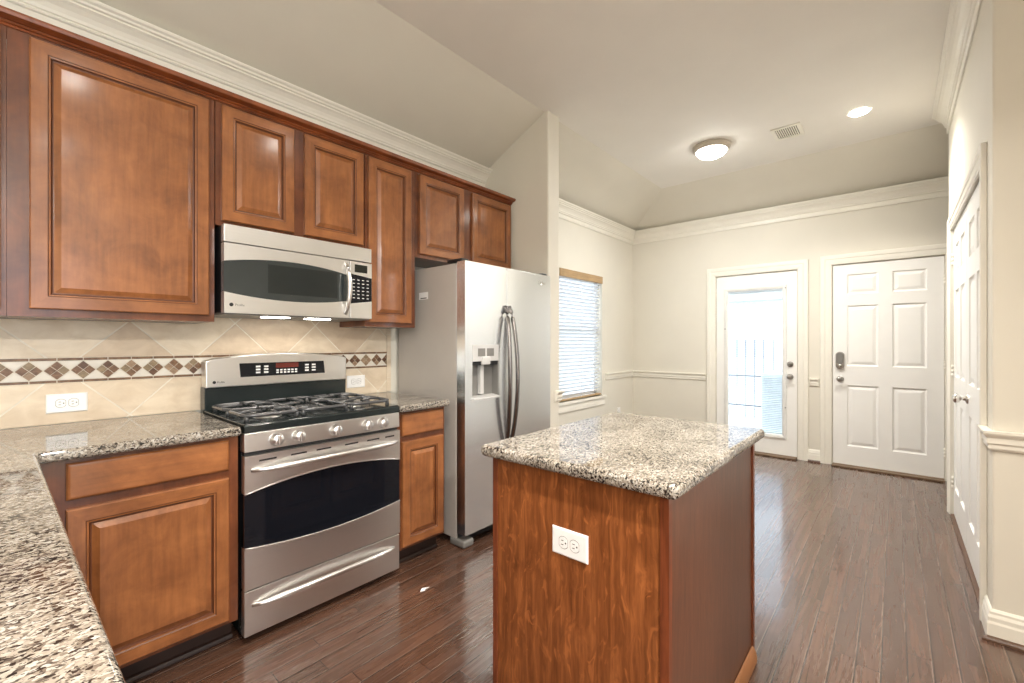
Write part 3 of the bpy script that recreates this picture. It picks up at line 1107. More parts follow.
# peninsula under the near counter
pc = thing('peninsula_cabinet', (-0.25, 0.6, 0), 'wooden peninsula cabinet under the near granite counter at lower left', 'cabinet')
B(-0.56, 0.034, -0.70, 1.99, 0.102, 0.872).build('cabinet_body', M['frame'], pc)
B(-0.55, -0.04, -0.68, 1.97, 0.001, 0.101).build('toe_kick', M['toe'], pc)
for k in range(4):
    y0 = -0.66 + k * 0.60
    cab_door(pc, 0, 0.54, 0.122, 0.860, 0, org=(0.055, y0, 0.122), u=(0, 1, 0), nrm=(1, 0, 0))


def slab(name, loops2d, label, z0=0.876, z1=0.914, bev=0.013):
    mb = MB().prism([(x, y, z0) for x, y in loops2d], (0, 0, z1 - z0))
    o = mb.build(name, M['granite'], bevel=bev, seg=5, angle=60)
    return tag(o, label, 'countertop')


def rc(cx, cy, r, a0, a1, n=5):
    return [(cx + r * math.cos(math.radians(a0 + (a1 - a0) * i / n)), cy + r * math.sin(math.radians(a0 + (a1 - a0) * i / n))) for i in range(n + 1)]


slab('granite_countertop', [(-0.62, -0.75), (0.100, -0.75), (0.068, 2.022), (0.076, 2.030), (0.643, 2.030), (0.643, YW - 0.013), (-0.62, YW - 0.013)],
     'long L-shaped speckled granite countertop sweeping from lower left to the stove')
slab('granite_countertop', [(1.413, 2.030), (1.768, 2.030), (1.768, YW - 0.013), (1.413, YW - 0.013)], 'small speckled granite countertop between stove and refrigerator')

# ------------------------------------------------------------------ tile backsplash
TX0, TX1, TZ0, TZ1 = -0.62, 1.822, 0.915, 1.355


def clip(poly, x0, x1, z0, z1):
    def cut(ps, inside, inter):
        out = []
        for i, p in enumerate(ps):
            q = ps[(i + 1) % len(ps)]
            if inside(p):
                out.append(p)
                if not inside(q):
                    out.append(inter(p, q))
            elif inside(q):
                out.append(inter(p, q))
        return out
    def ix(c):
        return lambda p, q: (c, p[1] + (q[1] - p[1]) * (c - p[0]) / (q[0] - p[0]))
    def iz(c):
        return lambda p, q: (p[0] + (q[0] - p[0]) * (c - p[1]) / (q[1] - p[1]), c)
    for ins, it in ((lambda p: p[0] >= x0, ix(x0)), (lambda p: p[0] <= x1, ix(x1)), (lambda p: p[1] >= z0, iz(z0)), (lambda p: p[1] <= z1, iz(z1))):
        if len(poly) < 3:
            return []
        poly = cut(poly, ins, it)
    return poly


YT = YW - 0.012
mats = [M['grout'], M['tile_a'], M['tile_b'], M['tile_c'], M['ivory'], M['mos1'], M['mos2'], M['mos3'], M['mos4'], M['pencil']]
mb = MB().box(TX0, TX1 - 0.03, YT + 0.003, YW - 0.001, TZ0, TZ1 - 0.001)
mb.box(0.6438, 1.4096, YT + 0.003, YW - 0.001, TZ1 - 0.001, 1.394)


def tile(poly, m, y=YT, rng=(TX0, TX1, TZ0, TZ1)):
    poly = clip(poly, *rng)
    if len(poly) < 3:
        return
    mb.prism([(p[0], y, p[1]) for p in poly], (0, 0.004, 0), m)


def diamond(cx, cz, hx, hz):
    return [(cx - hx, cz), (cx, cz - hz), (cx + hx, cz), (cx, cz + hz)]


P, g = 0.4345, 0.0045
XE = 1.756
rngU = (TX0, XE, 1.1955, TZ1)
rngL = (TX0, XE, TZ0, 1.0865)
rnd = random.Random(3)
for k in range(-4, 6):
    for h in (0, 0.5):
        cx = 0.384 + (k + h) * P
        # upper zone lattice has a vertex at z = 1.362
        for j in (-1, 0, 1, 2):
            cz = 1.362 + P / 2 + j * P - (P / 2 if h else 0)
            mt = rnd.choice((1, 1, 2, 3))
            for rg_ in ((TX0, 0.6438, 1.1955, 1.3545), (0.6438, 1.4096, 1.1955, 1.3935), (1.4096, XE, 1.1955, 1.3545)):
                tile(diamond(cx, cz, P / 2 - g, P / 2 - g), mt, rng=rg_)
            cz = 0.926 + P / 2 + j * P - (P / 2 if h else 0)
            tile(diamond(cx, cz, P / 2 - g, P / 2 - g), rnd.choice((1, 2, 2, 3)), rng=rngL)
p2 = 0.0805
for k in range(-9, 22):
    x0 = 0.067 + k * p2
    for z0, z1 in ((1.0885, 1.0985), (1.1825, 1.1935)):
        tile([(x0 + 0.0015, z0), (x0 + p2 - 0.0015, z0), (x0 + p2 - 0.0015, z1), (x0 + 0.0015, z1)], 9, rng=(TX0, XE, 0, 2))
    cx, cz = x0, 1.1405
    hx = p2 / 2
    q = hx / 2
    for dx, dz in ((0, q), (0, -q), (q, 0), (-q, 0)):
        tile(diamond(cx + dx, cz + dz * 1.0, q - 0.0016, q - 0.0016), rnd.choice((5, 5, 6, 7, 8)), rng=(TX0, XE, 0, 2))
    # ivory triangles between the diamonds
    gz0, gz1 = 1.1005, 1.1805
    tile([(cx + 0.004, gz0), (cx + p2 - 0.004, gz0), (cx + hx, cz - 0.0035)], 4, rng=(TX0, XE, 0, 2))
    tile([(cx + 0.004, gz1), (cx + hx, cz + 0.0035), (cx + p2 - 0.004, gz1)], 4, rng=(TX0, XE, 0, 2))
for z0, z1 in ((0.915, 1.012), (1.015, 1.172), (1.175, 1.312), (1.315, 1.354)):
    tile([(XE + 0.002, z0), (XE + 0.034, z0), (XE + 0.034, z1), (XE + 0.002, z1)], 2)
tag(mb.build('tile_backsplash', mats), 'beige diagonal tile backsplash with a brown diamond mosaic band', 'backsplash')

# ------------------------------------------------------------------ outlets


def outlet(loc, u, nrm, label, w=0.127, h=0.080, horizontal=True, gfci=False):
    """wall plate with a duplex receptacle, centre at loc"""
    loc, u, nrm = Vector(loc), Vector(u), Vector(nrm)
    up = Vector((0, 0, 1))
    o = thing('electrical_outlet', tuple(loc), label, 'outlet')
    a, bb = (w, h) if horizontal else (h, w)
    mb = MB().loops(loc - u * a / 2 - up * bb / 2, u, up, nrm, a, bb, [(0, 0.0), (0, 0.003), (0.004, 0.006)])
    mb.build('cover_plate', M['white_plastic'], o)
    du, dv = (u, up) if horizontal else (up, -u)
    for s in (-1, 1):
        c = loc + du * (0.0195 * s)
        rm = MB()
        pts = []
        for i in range(24):
            an = 2 * math.pi * i / 24
            pts.append(c + du * max(-0.0145, min(0.0145, 0.0172 * math.cos(an))) + dv * 0.0172 * math.sin(an) + nrm * 0.0055)
        rm.prism(pts, nrm * 0.002)
        ring = [c + (p - c) * 1.09 - nrm * 0.0015 + nrm * 0.0008 for p in pts]
        r = rm.build('receptacle', M['white_plastic'], o)
        MB().prism(ring, nrm * 0.0014).build('shadow_gap', M['grey_plastic'], r)
        sm = MB()
        for dd in (-0.006, 0.006):
            q = c + dv * dd - du * 0.003 + nrm * 0.0076
            sm.prism([q - du * 0.004 - dv * 0.0011, q + du * 0.004 - dv * 0.0011, q + du * 0.004 + dv * 0.0011, q - du * 0.004 + dv * 0.0011], nrm * 0.0002)
        q = c + du * 0.0085 + nrm * 0.0076
        sm.cyl(q, q + nrm * 0.0002, 0.0026, n=10)
        sm.build('slots', M['black'], r)
    return o


outlet((0.178, YT - 0.0005, 1.001), (1, 0, 0), (0, -1, 0), 'white outlet plate on the tiles left of the stove')
outlet((1.522, YT - 0.0005, 1.002), (1, 0, 0), (0, -1, 0), 'white outlet plate on the tiles between stove and refrigerator')
outlet((5.20, YW - 0.001, 0.355), (1, 0, 0), (0, -1, 0), 'white outlet low on the dining wall, its top just showing over the island', horizontal=False)

# ================================================================== RANGE
RX0, RX1 = 0.652, 1.408
YRF = 2.030
rg = thing('gas_range', ((RX0 + RX1) / 2, 2.36, 0), 'stainless steel freestanding gas range with black oven window', 'stove')
RW = RX1 - RX0
B(RX0 + 0.002, RX1 - 0.002, YRF + 0.045, 2.665, 0.03, 0.895).build('oven_body', M['black_enamel'], rg, bevel=0.002)
B(RX0 + 0.02, RX1 - 0.02, YRF + 0.06, 2.64, 0.001, 0.03).build('base', M['black'], rg)
# drawer
dr = MB().box(RX0, RX1, YRF + 0.004, YRF + 0.042, 0.034, 0.222).build('storage_drawer', M['steel'], rg, bevel=0.004, seg=3)


def bowed(x0, x1, z, y, bow, r, dz=0.0, n=22, zbow=0.0):
    pts, rs = [], []
    for i in range(n + 1):
        s = i / n
        k = math.sin(math.pi * s)
        pts.append((x0 + (x1 - x0) * s, y - bow * (k ** 0.55), z + zbow * k))
        rs.append(r * (0.55 + 0.45 * min(1, k * 2.2)))
    return pts, rs


pts, rs = bowed(RX0 + 0.030, RX1 - 0.034, 0.158, YRF + 0.004, 0.040, 0.013, zbow=0.010)
MB().tube(pts, rs, 12).build('drawer_handle', M['steel_lite'], dr)
# oven door: steel frame with lens shaped glass
od = MB()
N = 28
zt, zb = 0.786, 0.229
def ztop(s): return 0.628 + 0.040 * (1 - (2 * s - 1) ** 2)
def zbot(s): return 0.404 - 0.030 * (1 - (2 * s - 1) ** 2)
for i in range(N):
    s0, s1 = i / N, (i + 1) / N
    xa, xb = RX0 + RW * s0, RX0 + RW * s1
    od.prism([(xa, YRF, ztop(s0)), (xb, YRF, ztop(s1)), (xb, YRF, zt), (xa, YRF, zt)], (0, 0.04, 0), 0)
    od.prism([(xa, YRF, zb), (xb, YRF, zb), (xb, YRF, zbot(s1)), (xa, YRF, zbot(s0))], (0, 0.04, 0), 0)
od.box(RX0 + 0.004, RX1 - 0.004, YRF + 0.0385, YRF + 0.0415, 0.24, 0.77)
door = od.build('oven_door', M['steel'], rg)
gm = MB()
for i in range(N):
    s0, s1 = i / N, (i + 1) / N
    xa, xb = RX0 + RW * s0, RX0 + RW * s1
    gm.prism([(xa, YRF + 0.004, zbot(s0)), (xb, YRF + 0.004, zbot(s1)), (xb, YRF + 0.004, ztop(s1)), (xa, YRF + 0.004, ztop(s0))], (0, 0.034, 0), 0)
gm.build('oven_window', M['black_glass'], door)
tm = MB()
for f, off in ((ztop, 0.0), (zbot, 0.0)):
    tm.tube([(RX0 + RW * i / N, YRF + 0.001, f(i / N)) for i in range(N + 1)], 0.0035, 6)
tm.build('window_trim', M['steel_lite'], door)
for a, b in ((0.055, 0.125), (0.185, 0.255), (0.30, 0.37), (0.44, 0.51), (0.56, 0.63), (0.665, 0.72)):
    B(RX0 + a, RX0 + b, YRF - 0.0006, YRF + 0.01, 0.757, 0.764).build('vent_slot', M['black'], door)
pts, rs = bowed(RX0 + 0.026, RX1 - 0.016, 0.724, YRF + 0.002, 0.052, 0.0135, zbow=0.006)
MB().tube(pts, rs, 12).build('oven_handle', M['steel_lite'], door)
# control panel
cp = MB().prism([(RX0, YRF + 0.002, 0.802), (RX0, YRF + 0.006, 0.880), (RX0, YRF + 0.06, 0.880), (RX0, YRF + 0.06, 0.802)], (RW, 0, 0)).build('control_panel', M['steel'], rg, bevel=0.003)
B(RX0 + 0.004, RX1 - 0.004, YRF + 0.02, YRF + 0.06, 0.786, 0.803).build('panel_gap', M['black'], rg)
for kx in (0.778, 0.872, 1.047, 1.216, 1.304):
    kb = MB().lathe((kx, YRF + 0.003, 0.839), (0, -1, 0), [(0.029, 0), (0.029, 0.004), (0.026, 0.007), (0.024, 0.020), (0.021, 0.026), (0, 0.027)], 26)
    ko = kb.build('burner_knob', M['steel_lite'], cp)
    MB().box(kx - 0.0055, kx + 0.0055, YRF - 0.034, YRF - 0.020, 0.839 - 0.021, 0.839 + 0.021).build('grip', M['steel_lite'], ko, bevel=0.003)
# cooktop
ck = MB()
ck.prism([(RX0, YRF + 0.004, 0.882), (RX0, YRF + 0.004, 0.912), (RX0, YRF + 0.016, 0.919), (RX0, 2.60, 0.919), (RX0, 2.60, 0.882)], (RW, 0, 0))
cko = ck.build('cooktop', M['black_enamel'], rg, bevel=0.004, seg=3)
burn = [(0.80, 2.20, 0.048), (0.80, 2.44, 0.040), (1.03, 2.32, 0.055), (1.26, 2.20, 0.044), (1.26, 2.44, 0.038)]
for bx, by, br in burn:
    bo = MB().lathe((bx, by, 0.918), (0, 0, 1), [(br * 1.3, 0), (br * 1.25, 0.002), (br, 0.004), (br, 0.008), (0, 0.008)], 24).build('burner', M['alu'], cko)
    MB().lathe((bx, by, 0.926), (0, 0, 1), [(br * 0.92, 0), (br * 0.95, 0.004), (br * 0.85, 0.008), (0, 0.009)], 24).build('burner_cap', M['iron'], bo)


def ring(x0, x1, y0, y1, z, cr):
    path = []
    for cx, cy, a0 in ((x1 - cr, y1 - cr, 0), (x0 + cr, y1 - cr, 90), (x0 + cr, y0 + cr, 180), (x1 - cr, y0 + cr, 270)):
        for i in range(7):
            a = math.radians(a0 + 15 * i)
            path.append((cx + cr * math.cos(a), cy + cr * math.sin(a), z))
    return path


def grate(x0, x1, centres):
    mb = MB()
    r, z = 0.0085, 0.945
    n = len(centres)
    ya, yb = 2.080, 2.560
    for k, (cx, cy) in enumerate(centres):
        y0 = ya + (yb - ya) * k / n + 0.003
        y1 = ya + (yb - ya) * (k + 1) / n - 0.003
        mb.tube(ring(x0, x1, y0, y1, z, 0.05), r, 8, closed=True)
        for ex, ey in ((x0, cy), (x1, cy), (cx, y0), (cx, y1)):
            dx, dy = cx - ex, cy - ey
            q = 1 - 0.028 / max(1e-3, math.hypot(dx, dy))
            mb.tube([(ex, ey, z), (ex + dx * 0.35, ey + dy * 0.35, z + 0.006), (ex + dx * q, ey + dy * q, z + 0.006)], [r, r * 0.9, r * 0.75], 8)
        for fx, fy in ((x0 + 0.012, y0 + 0.02), (x1 - 0.012, y0 + 0.02), (x0 + 0.012, y1 - 0.02), (x1 - 0.012, y1 - 0.02)):
            mb.cyl((fx, fy, 0.919), (fx, fy, z), r * 1.3, r, 8)
    return mb.build('grate', M['iron'], cko)


grate(0.672, 0.905, [(0.80, 2.20), (0.80, 2.44)])
grate(0.913, 1.147, [(1.03, 2.32)])
grate(1.155, 1.388, [(1.26, 2.20), (1.26, 2.44)])
# back guard
B(RX0 + 0.004, RX1 - 0.004, 2.600, 2.672, 0.895, 1.035).build('back_riser', M['black_enamel'], rg, bevel=0.003)
bg = MB()
prof = []
n = 24
xs0, xs1 = RX0 + 0.004, RX1 - 0.006
outer = [(xs0 + 0.002, 1.030)]
for i in range(n + 1):
    s = i / n
    edge = min(1.0, min(s, 1 - s) / 0.03)
    outer.append((xs0 + (xs1 - xs0) * s, 1.165 + 0.030 * (1 - (2 * s - 1) ** 2) + 0.006 * edge))
outer.append((xs1 - 0.002, 1.030))
bg.prism([(x, 2.588, z) for x, z in outer], (0, 0.078, 0))
bgo = bg.build('backguard', M['steel'], rg, bevel=0.006, seg=3)
dp = MB().prism([(0.812, 2.5868, 1.078), (1.264, 2.5868, 1.078), (1.256, 2.5868, 1.150), (0.806, 2.5868, 1.150)], (0, 0.002, 0)).build('display_panel', M['black_glass'], bgo)
B(0.985, 1.108, 2.5860, 2.5868, 1.120, 1.146).build('clock_display', M['display_red'], dp)
for cols in ((0.885, 0.925), (1.145, 1.185)):
    mb = MB()
    for cx in cols:
        for r_ in range(3):
            mb.box(cx, cx + 0.022, 2.5858, 2.5867, 1.094 + r_ * 0.016, 1.103 + r_ * 0.016)
    mb.build('button_block', M['button'], dp)
mb = MB()
for k in range(6):
    for r_ in range(2):
        mb.box(0.988 + k * 0.020, 1.001 + k * 0.020, 2.5858, 2.5867, 1.090 + r_ * 0.013, 1.098 + r_ * 0.013)
mb.build('button_block', M['button'], dp)
MB().cyl((0.694, 2.5886, 1.058), (0.694, 2.5868, 1.058), 0.0075, n=20).build('round_badge', M['black'], bgo)
text('badge_lettering', 'Profile', (0.706, 2.5874, 1.0535), 0.013, M['black'], bgo)

# ================================================================== MICROWAVE
MX0, MX1, MZ0, MZ1, YM = 0.655, 1.404, 1.396, 1.802, 2.300
mw = thing('microwave_oven', ((MX0 + MX1) / 2, 2.5, MZ0), 'stainless steel over-the-range microwave with smoked window', 'microwave')
B(MX0 + 0.002, MX1 - 0.002, YM + 0.045, YW - 0.016, MZ0 + 0.004, MZ1).build('case', M['black'], mw, bevel=0.002)
B(MX0, MX1, YM + 0.004, YM + 0.044, 1.721, MZ1).build('top_grille', M['steel'], mw, bevel=0.003)
XD = 1.267
def wt(x): return 1.632 + 0.032 * (1 - ((x - 0.655) / 0.306 - 1) ** 2)
def wbm(x): return 1.492 - 0.027 * (1 - ((x - 0.655) / 0.306 - 1) ** 2)
md = MB()
N = 24
for i in range(N):
    xa, xb = MX0 + (XD - 0.002 - MX0) * i / N, MX0 + (XD - 0.002 - MX0) * (i + 1) / N
    md.prism([(xa, YM, wt(xa)), (xb, YM, wt(xb)), (xb, YM, 1.716), (xa, YM, 1.716)], (0, 0.042, 0))
    md.prism([(xa, YM, MZ0), (xb, YM, MZ0), (xb, YM, wbm(xb)), (xa, YM, wbm(xa))], (0, 0.042, 0))
md.box(MX0 + 0.004, XD - 0.006, YM + 0.0395, YM + 0.0425, 1.41, 1.70)
mdo = md.build('microwave_door', M['steel'], mw)
gm = MB()
for i in range(N):
    xa, xb = MX0 + (XD - 0.002 - MX0) * i / N, MX0 + (XD - 0.002 - MX0) * (i + 1) / N
    gm.prism([(xa, YM + 0.003, wbm(xa)), (xb, YM + 0.003, wbm(xb)), (xb, YM + 0.003, wt(xb)), (xa, YM + 0.003, wt(xa))], (0, 0.036, 0))
go = gm.build('door_window', M['smoke_glass'], mdo)
B(0.842, 1.195, YM + 0.0022, YM + 0.0032, 1.500, 1.640).build('inner_screen', M['screen_glass'], go)
pts = []
for i in range(19):
    s = i / 18
    k = math.sin(math.pi * s)
    pts.append((1.240 + 0.004 * k, YM - 0.040 * k ** 0.6, 1.418 + 0.284 * s))
MB().tube(pts, [0.008 + 0.006 * math.sin(math.pi * i / 18) for i in range(19)], 12).build('door_handle', M['steel_lite'], mdo)
mp = MB()
mp.box(XD + 0.002, MX1, YM + 0.001, YM + 0.042, MZ0, 1.716)
mpo = mp.build('control_panel', M['steel'], mw, bevel=0.002)
kp = MB().prism([(XD + 0.003, YM + 0.0002, 1.478), (MX1 - 0.002, YM + 0.0002, 1.496), (MX1 - 0.002, YM + 0.0002, 1.630), (XD + 0.003, YM + 0.0002, 1.646)], (0, 0.001, 0)).build('keypad', M['black_glass'], mpo)
mb = MB()
for i in range(4):
    for j in range(6):
        mb.box(XD + 0.016 + i * 0.029, XD + 0.016 + i * 0.029 + 0.013, YM - 0.0006, YM, 1.508 + j * 0.0205, 1.508 + j * 0.0205 + 0.0045)
mb.build('key_print', M['button'], kp)
B(1.296, 1.374, YM - 0.0002, YM + 0.001, 1.656, 1.700).build('display_window', M['lcd'], mpo)
MB().cyl((0.684, YM - 0.001, 1.434), (0.684, YM + 0.001, 1.434), 0.0085, n=20).build('round_badge', M['black'], mdo)
text('badge_lettering', 'Profile', (0.699, YM - 0.0004, 1.429), 0.015, M['grey_plastic'], mdo)
mb = MB().box(MX0 + 0.006, MX1 - 0.006, YM + 0.02, YW - 0.02, MZ0 - 0.006, MZ0 + 0.003)
bp = mb.build('bottom_plate', M['grey_plastic'], mw)
for x in (0.86, 1.08):
    B(x, x + 0.12, YM + 0.09, YM + 0.15, MZ0 - 0.010, MZ0 - 0.006).build('cooktop_lamp', M['cook_lamp'], bp)

# ================================================================== REFRIGERATOR
RF0, RF1 = 1.832, 2.708
YFD = 1.970
rf = thing('refrigerator', ((RF0 + RF1) / 2, 2.35, 0), 'stainless steel side-by-side refrigerator with water dispenser', 'refrigerator')
B(RF0, RF1, YFD + 0.080, 2.660, 0.045, 1.750).build('case', M['fridge_side'], rf, bevel=0.006, seg=3)
B(RF0 + 0.012, RF1 - 0.012, YFD + 0.0725, YFD + 0.0795, 0.09, 1.745).build('door_gasket', M['black'], rf)
B(RF0 + 0.01, RF1 - 0.01, YFD + 0.075, YFD + 0.10, 0.012, 0.08).build('base_grille', M['black'], rf)
XS = 2.214
DX0, DX1, DZ0, DZ1 = 1.893, 2.130, 0.905, 1.245


def fdoor(x0, x1, name, hole=None):
    mb = MB()
    if hole:
        a, b, c, d = hole
        for q in ((x0, a, 0.084, 1.758), (b, x1, 0.084, 1.758), (a, b, 0.084, c), (a, b, d, 1.758)):
            mb.box(q[0], q[1], YFD, YFD + 0.072, q[2], q[3])
        o = mb.build(name, M['steel_z'], rf)
    else:
        mb.box(x0, x1, YFD, YFD + 0.072, 0.084, 1.758)
        o = mb.build(name, M['steel_z'], rf, bevel=0.0015, seg=2)
    return o


fl = fdoor(RF0, XS - 0.002, 'freezer_door', (DX0, DX1, DZ0, DZ1))
fr = fdoor(XS + 0.002, RF1, 'fresh_food_door')
# dispenser
dm = MB()
dm.box(DX0, DX1, YFD + 0.055, YFD + 0.070, DZ0, DZ1)
dm.box(DX0, DX0 + 0.004, YFD + 0.002, YFD + 0.060, DZ0, DZ1)
dm.box(DX1 - 0.004, DX1, YFD + 0.002, YFD + 0.060, DZ0, DZ1)
di = dm.build('dispenser', M['grey_plastic'], fl)
B(DX0, DX1, YFD - 0.004, YFD + 0.055, 1.140, DZ1).build('control_face', M['pale_plastic'], di, bevel=0.003)
mb = MB()
for k in range(2):
    mb.box(1.938 + k * 0.080, 2.002 + k * 0.080, YFD - 0.0052, YFD - 0.0038, 1.172, 1.222)
mb.build('display', M['grey_plastic'], di)
B(DX0 + 0.004, DX1 - 0.004, YFD + 0.004, YFD + 0.055, 1.116, 1.139).build('shadow_rail', M['black'], di)
B(1.972, 2.045, YFD - 0.012, YFD + 0.045, 1.118, 1.170).build('spout', M['pale_plastic'], di, bevel=0.006)
B(1.990, 2.020, YFD + 0.025, YFD + 0.054, 0.93, 1.118).build('paddle', M['pale_plastic'], di, bevel=0.003)
MB().lathe((1.915, YFD + 0.040, 1.05), (0, -1, 0), [(0.018, 0), (0.016, 0.006), (0, 0.008)], 18).build('lock_button', M['black'], di)
MB().prism([(DX0, YFD + 0.055, DZ0), (DX0, YFD - 0.014, DZ0 - 0.004), (DX0, YFD - 0.014, DZ0 + 0.008), (DX0, YFD + 0.055, DZ0 + 0.018)], (DX1 - DX0, 0, 0)).build('drip_tray', M['pale_plastic'], di, bevel=0.003)
# handles
for dx, par in ((-0.038, fl), (0.038, fr)):
    pts, rs = [], []
    for i in range(25):
        s = i / 24
        k = math.sin(math.pi * s)
        pts.append((XS + dx * (0.55 + 0.45 * k), YFD - 0.062 * k ** 0.6 - 0.001, 0.56 + 0.94 * s))
        rs.append(0.0145)
    MB().tube(pts, rs, 12).build('door_handle', M['handle_dark'], par)
MB().lathe((2.585, YFD - 0.0005, 1.695), (0, -1, 0), [(0.016, 0), (0.016, 0.002), (0.012, 0.0025), (0.012, 0.0)], 24).build('round_emblem', M['chrome'], fr)
B(2.604, 2.640, YFD - 0.002, YFD - 0.0003, 1.689, 1.697).build('badge_bar', M['chrome'], fr)
for x0, x1 in ((RF0 + 0.002, RF0 + 0.06), (RF1 - 0.06, RF1 - 0.002)):
    B(x0, x1, YFD + 0.03, YFD + 0.17, 1.7585, 1.778).build('hinge_cover', M['black'], rf, bevel=0.006)
for x0, x1 in ((RF0 - 0.004, RF0 + 0.085), (RF1 - 0.085, RF1 + 0.004)):
    MB().prism([(x0, YFD + 0.006, 0.001), (x1, YFD + 0.006, 0.001), (x1, YFD + 0.14, 0.001), (x0, YFD + 0.14, 0.001)], (0, 0, 0.048)).build('foot', M['grey_plastic'], rf, bevel=0.014, seg=3)
st = B(RF0 - 0.0006, RF0 + 0.0002, 2.325, 2.420, 1.545, 1.592).build('sticker', M['white_plastic'], rf)
st['label'] = 'small white sticker'
B(RF0 - 0.0009, RF0 - 0.0006, 2.340, 2.405, 1.550, 1.556).build('print_line', M['black'], st)

# ================================================================== ISLAND
isl = thing('kitchen_island', (1.52, 0.73, 0), 'reddish wood kitchen island cabinet under a granite top', 'island')
IX0, IX1, IY0, IY1 = 1.094, 1.972, 0.431, 1.034
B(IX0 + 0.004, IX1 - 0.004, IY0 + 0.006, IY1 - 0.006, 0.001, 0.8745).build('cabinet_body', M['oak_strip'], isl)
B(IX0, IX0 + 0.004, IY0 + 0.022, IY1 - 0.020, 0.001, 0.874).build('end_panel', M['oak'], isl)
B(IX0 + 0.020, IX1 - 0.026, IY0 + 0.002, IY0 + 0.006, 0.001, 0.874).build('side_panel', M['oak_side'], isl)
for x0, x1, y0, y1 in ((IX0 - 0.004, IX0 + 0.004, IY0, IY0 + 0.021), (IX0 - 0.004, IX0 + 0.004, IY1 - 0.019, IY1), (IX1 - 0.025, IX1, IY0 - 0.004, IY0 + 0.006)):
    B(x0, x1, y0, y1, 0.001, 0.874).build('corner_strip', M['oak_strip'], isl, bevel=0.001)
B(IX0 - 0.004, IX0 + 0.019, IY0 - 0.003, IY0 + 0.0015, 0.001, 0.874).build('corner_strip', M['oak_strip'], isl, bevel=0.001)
MB().sweep([(0, 0), (0.020, 0), (0.020, 0.020), (0.016, 0.040), (0.008, 0.056), (0, 0.060)], (IX0, IY0 + 0.001, 0.001), (IX1 - 0.026, IY0 + 0.001, 0.001), (0, -1, 0)).build('shoe_moulding', M['shoe'], isl, bevel=0.003)
for k in range(2):
    cab_door(isl, IX0 + 0.03 + k * 0.405, IX0 + 0.42 + k * 0.405, 0.122, 0.850, 0, org=(IX0 + 0.42 + k * 0.405, IY1 + 0.014, 0.122), u=(-1, 0, 0), nrm=(0, 1, 0))
r = 0.022
TX, TY, TX2, TY2 = 1.057, 0.396, 2.012, 1.070
slab('granite_countertop', rc(TX + r, TY + r, r, 180, 270) + rc(TX2 - r, TY + r, r, 270, 360) + rc(TX2 - r, TY2 - r, r, 0, 90) + rc(TX + r, TY2 - r, r, 90, 180),
     'rectangular speckled granite countertop on the wooden island', bev=0.015)
outlet((IX0 - 0.0005, 0.724, 0.668), (0, -1, 0), (-1, 0, 0), 'white outlet plate on the end of the wooden island', w=0.124, h=0.080)

# ================================================================== CEILING FITTINGS
def dome(cx, cy, label, power, col):
    fm = thing('ceiling_light', (cx, cy, ZC), label, 'ceiling light')
    MB().lathe((cx, cy, ZC - 0.001), (0, 0, -1), [(0.0, 0), (0.156, 0.0), (0.160, 0.012), (0.154, 0.032), (0.140, 0.046), (0.130, 0.048)], 40).build('rim', M['rim'], fm)
    MB().lathe((cx, cy, ZC - 0.041), (0, 0, -1), [(0.132, 0), (0.128, 0.014), (0.110, 0.036), (0.075, 0.054), (0.04, 0.062), (0, 0.064)], 36).build('glass_dome', M['lamp'], fm)
    area_light('dome_glow', (cx, cy, ZC - 0.125), (cx, cy, 0), 0.24, 0.24, power, col, 'DISK')


dome(4.215, 1.265, 'round flush ceiling light with grey rim in the dining area', 17, (0.98, 0.99, 1.0))
dome(-2.6, -3.1, 'added fill light, unseen, far left on the living room ceiling behind the kitchen', 115, (1.0, 0.975, 0.945))  # this and the next dome are unseen, added to brighten the kitchen
dome(-0.5, -3.2, 'added fill light, unseen, near the living room window behind the kitchen', 115, (1.0, 0.975, 0.945))


def can(x, y, label, power, group=None):
    o = thing('recessed_light', (x, y, ZC), label, 'recessed light', group)
    MB().lathe((x, y, ZC - 0.0005), (0, 0, -1), [(0.074, 0), (0.072, 0.004), (0.064, 0.006), (0.060, 0.002)], 32).build('trim_ring', M['white_plastic'], o)
    MB().lathe((x, y, ZC - 0.001), (0, 0, -1), [(0.062, 0), (0.062, 0.006), (0.045, 0.010), (0, 0.011)], 28).build('lens', M['can_lamp'], o)
    area_light('downlight_glow', (x, y, ZC - 0.018), (x, y, 0), 0.11, 0.11, power, WARM, 'DISK', math.radians(125))
    return o


can(4.330, 0.214, 'lit round recessed downlight near the closet wall', 12)
GC = 'recessed lights over the kitchen'
for x, y in ((0.30, 0.55), (1.60, 0.55), (0.30, -0.95)):
    can(x, y, 'lit recessed downlight in the kitchen ceiling', 15, GC)

vt = thing('ceiling_vent', (4.36, 0.69, ZC), 'rectangular cream ceiling air vent with short slats', 'vent')
VX0, VX1, VY0, VY1 = 4.215, 4.475, 0.585, 0.800
zc = ZC - 0.001
mb = MB()
for x0, x1, y0, y1 in ((VX0, VX0 + 0.03, VY0, VY1), (VX1 - 0.03, VX1, VY0, VY1), (VX0 + 0.03, VX1 - 0.03, VY0, VY0 + 0.03), (VX0 + 0.03, VX1 - 0.03, VY1 - 0.03, VY1)):
    mb.box(x0, x1, y0, y1, zc - 0.008, zc)
mb.build('vent_frame', M['trim'], vt, bevel=0.002)
B(VX0 + 0.03, VX1 - 0.03, VY0 + 0.03, VY1 - 0.03, zc - 0.0015, zc).build('vent_cavity', M['toe'], vt)
mb = MB()
for k in range(10):
    y = VY0 + 0.036 + k * 0.0150
    mb.box(VX0 + 0.03, VX1 - 0.03, y, y + 0.0085, zc - 0.007, zc - 0.003)
mb.build('vent_slats', M['trim'], vt)

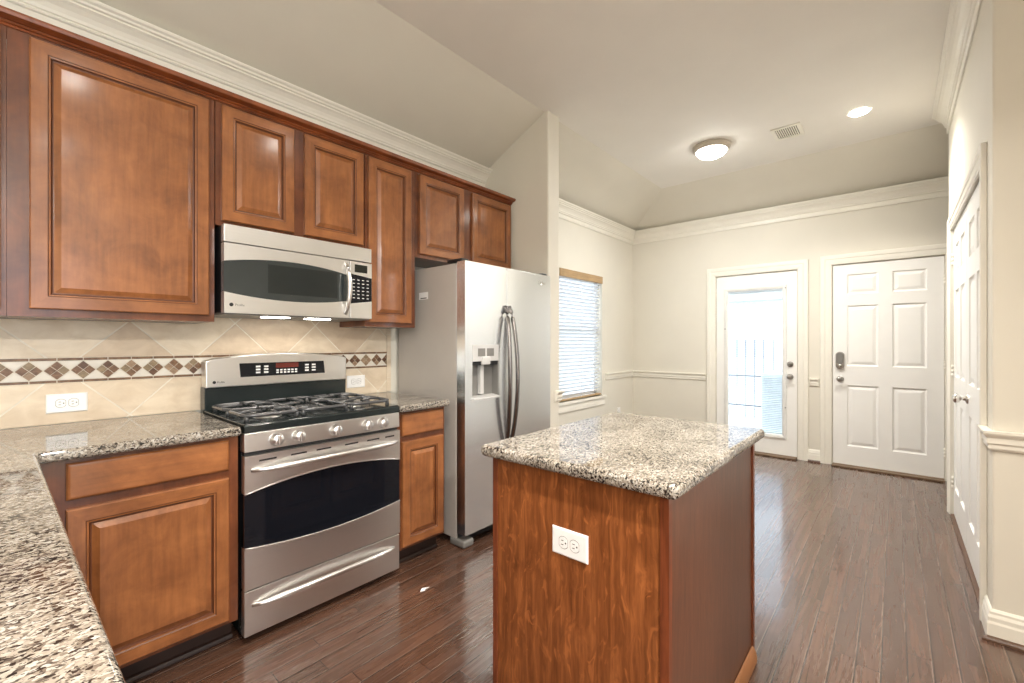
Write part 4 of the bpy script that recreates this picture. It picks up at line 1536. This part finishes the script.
# scrap of paper on the floor
mb = MB()
mb.prism([(1.400 + a, 1.816 + b, 0.001) for a, b in ((-0.022, -0.004), (-0.002, -0.014), (0.012, -0.004), (0.036, -0.006), (0.014, 0.008), (0.002, 0.014))], (0, 0, 0.002))
tag(mb.build('paper_scrap', M['paper']), 'tiny white scrap of paper on the wood floor before the stove', 'scrap')

# ================================================================== OUTSIDE
g = MB().box(XB + 0.16, 30, -14, 24, -0.16, -0.06)
g.box(-12, XB + 0.16, YW + 0.16, 24, -0.16, -0.06)
gr = g.build('patio_ground', M['concrete'])
struct(gr)
ff = thing('iron_railing', (8.5, 2.0, -0.06), 'pale iron railing of upright bars on the patio outside the glass door', 'railing')
mb = MB()
for z in (0.16, 0.67):
    mb.box(8.49, 8.51, 0.2, 5.0, z - 0.014, z + 0.014)
mb.build('rail', M['fence_iron'], ff)
for k in range(34):
    y = 0.3 + k * 0.14
    B(8.492, 8.508, y - 0.007, y + 0.007, -0.06, 1.30).build('bar', M['fence_iron'], ff)
ac = thing('air_conditioner', (7.6, 1.2, -0.06), 'pale louvred air conditioner unit standing on the patio', 'air conditioner')
B(7.30, 7.95, 0.86, 1.50, -0.06, 0.80).build('cabinet', M['ac'], ac, bevel=0.02)
mb = MB()
for k in range(18):
    z = 0.02 + k * 0.042
    mb.box(7.285, 7.30, 0.89, 1.47, z, z + 0.018)
mb.build('louvres', M['roofing'], ac)
hs = thing('neighbour_house', (15, 5, -0.06), 'pale neighbouring house seen faintly through the glass door', 'house')
B(15, 20, 0.5, 9.0, -0.06, 2.5).build('wall', M['siding'], hs)
MB().prism([(14.6, 0.2, 2.5), (14.6, 9.3, 2.5), (14.6, 4.75, 4.4)], (5.6, 0, 0)).build('roof', M['roofing'], hs)
for y in (3.0, 5.2):
    wf = B(14.97, 15.0, y, y + 0.9, 0.8, 2.1).build('window', M['roofing'], hs)
pf = thing('privacy_fence', (6.0, 6.0, -0.06), 'grey board fence beyond the dining window', 'fence')
mb = MB()
for k in range(88):
    x = 0.0 + k * 0.16
    mb.box(x, x + 0.150, 6.0, 6.02, -0.06, 1.75 + 0.02 * (k % 2))
mb.build('boards', M['fenceboard'], pf)
B(0.0, 14.0, 6.021, 6.06, 0.3, 0.4).build('rail', M['fenceboard'], pf)
B(0.0, 14.0, 6.021, 6.06, 1.4, 1.5).build('rail', M['fenceboard'], pf)
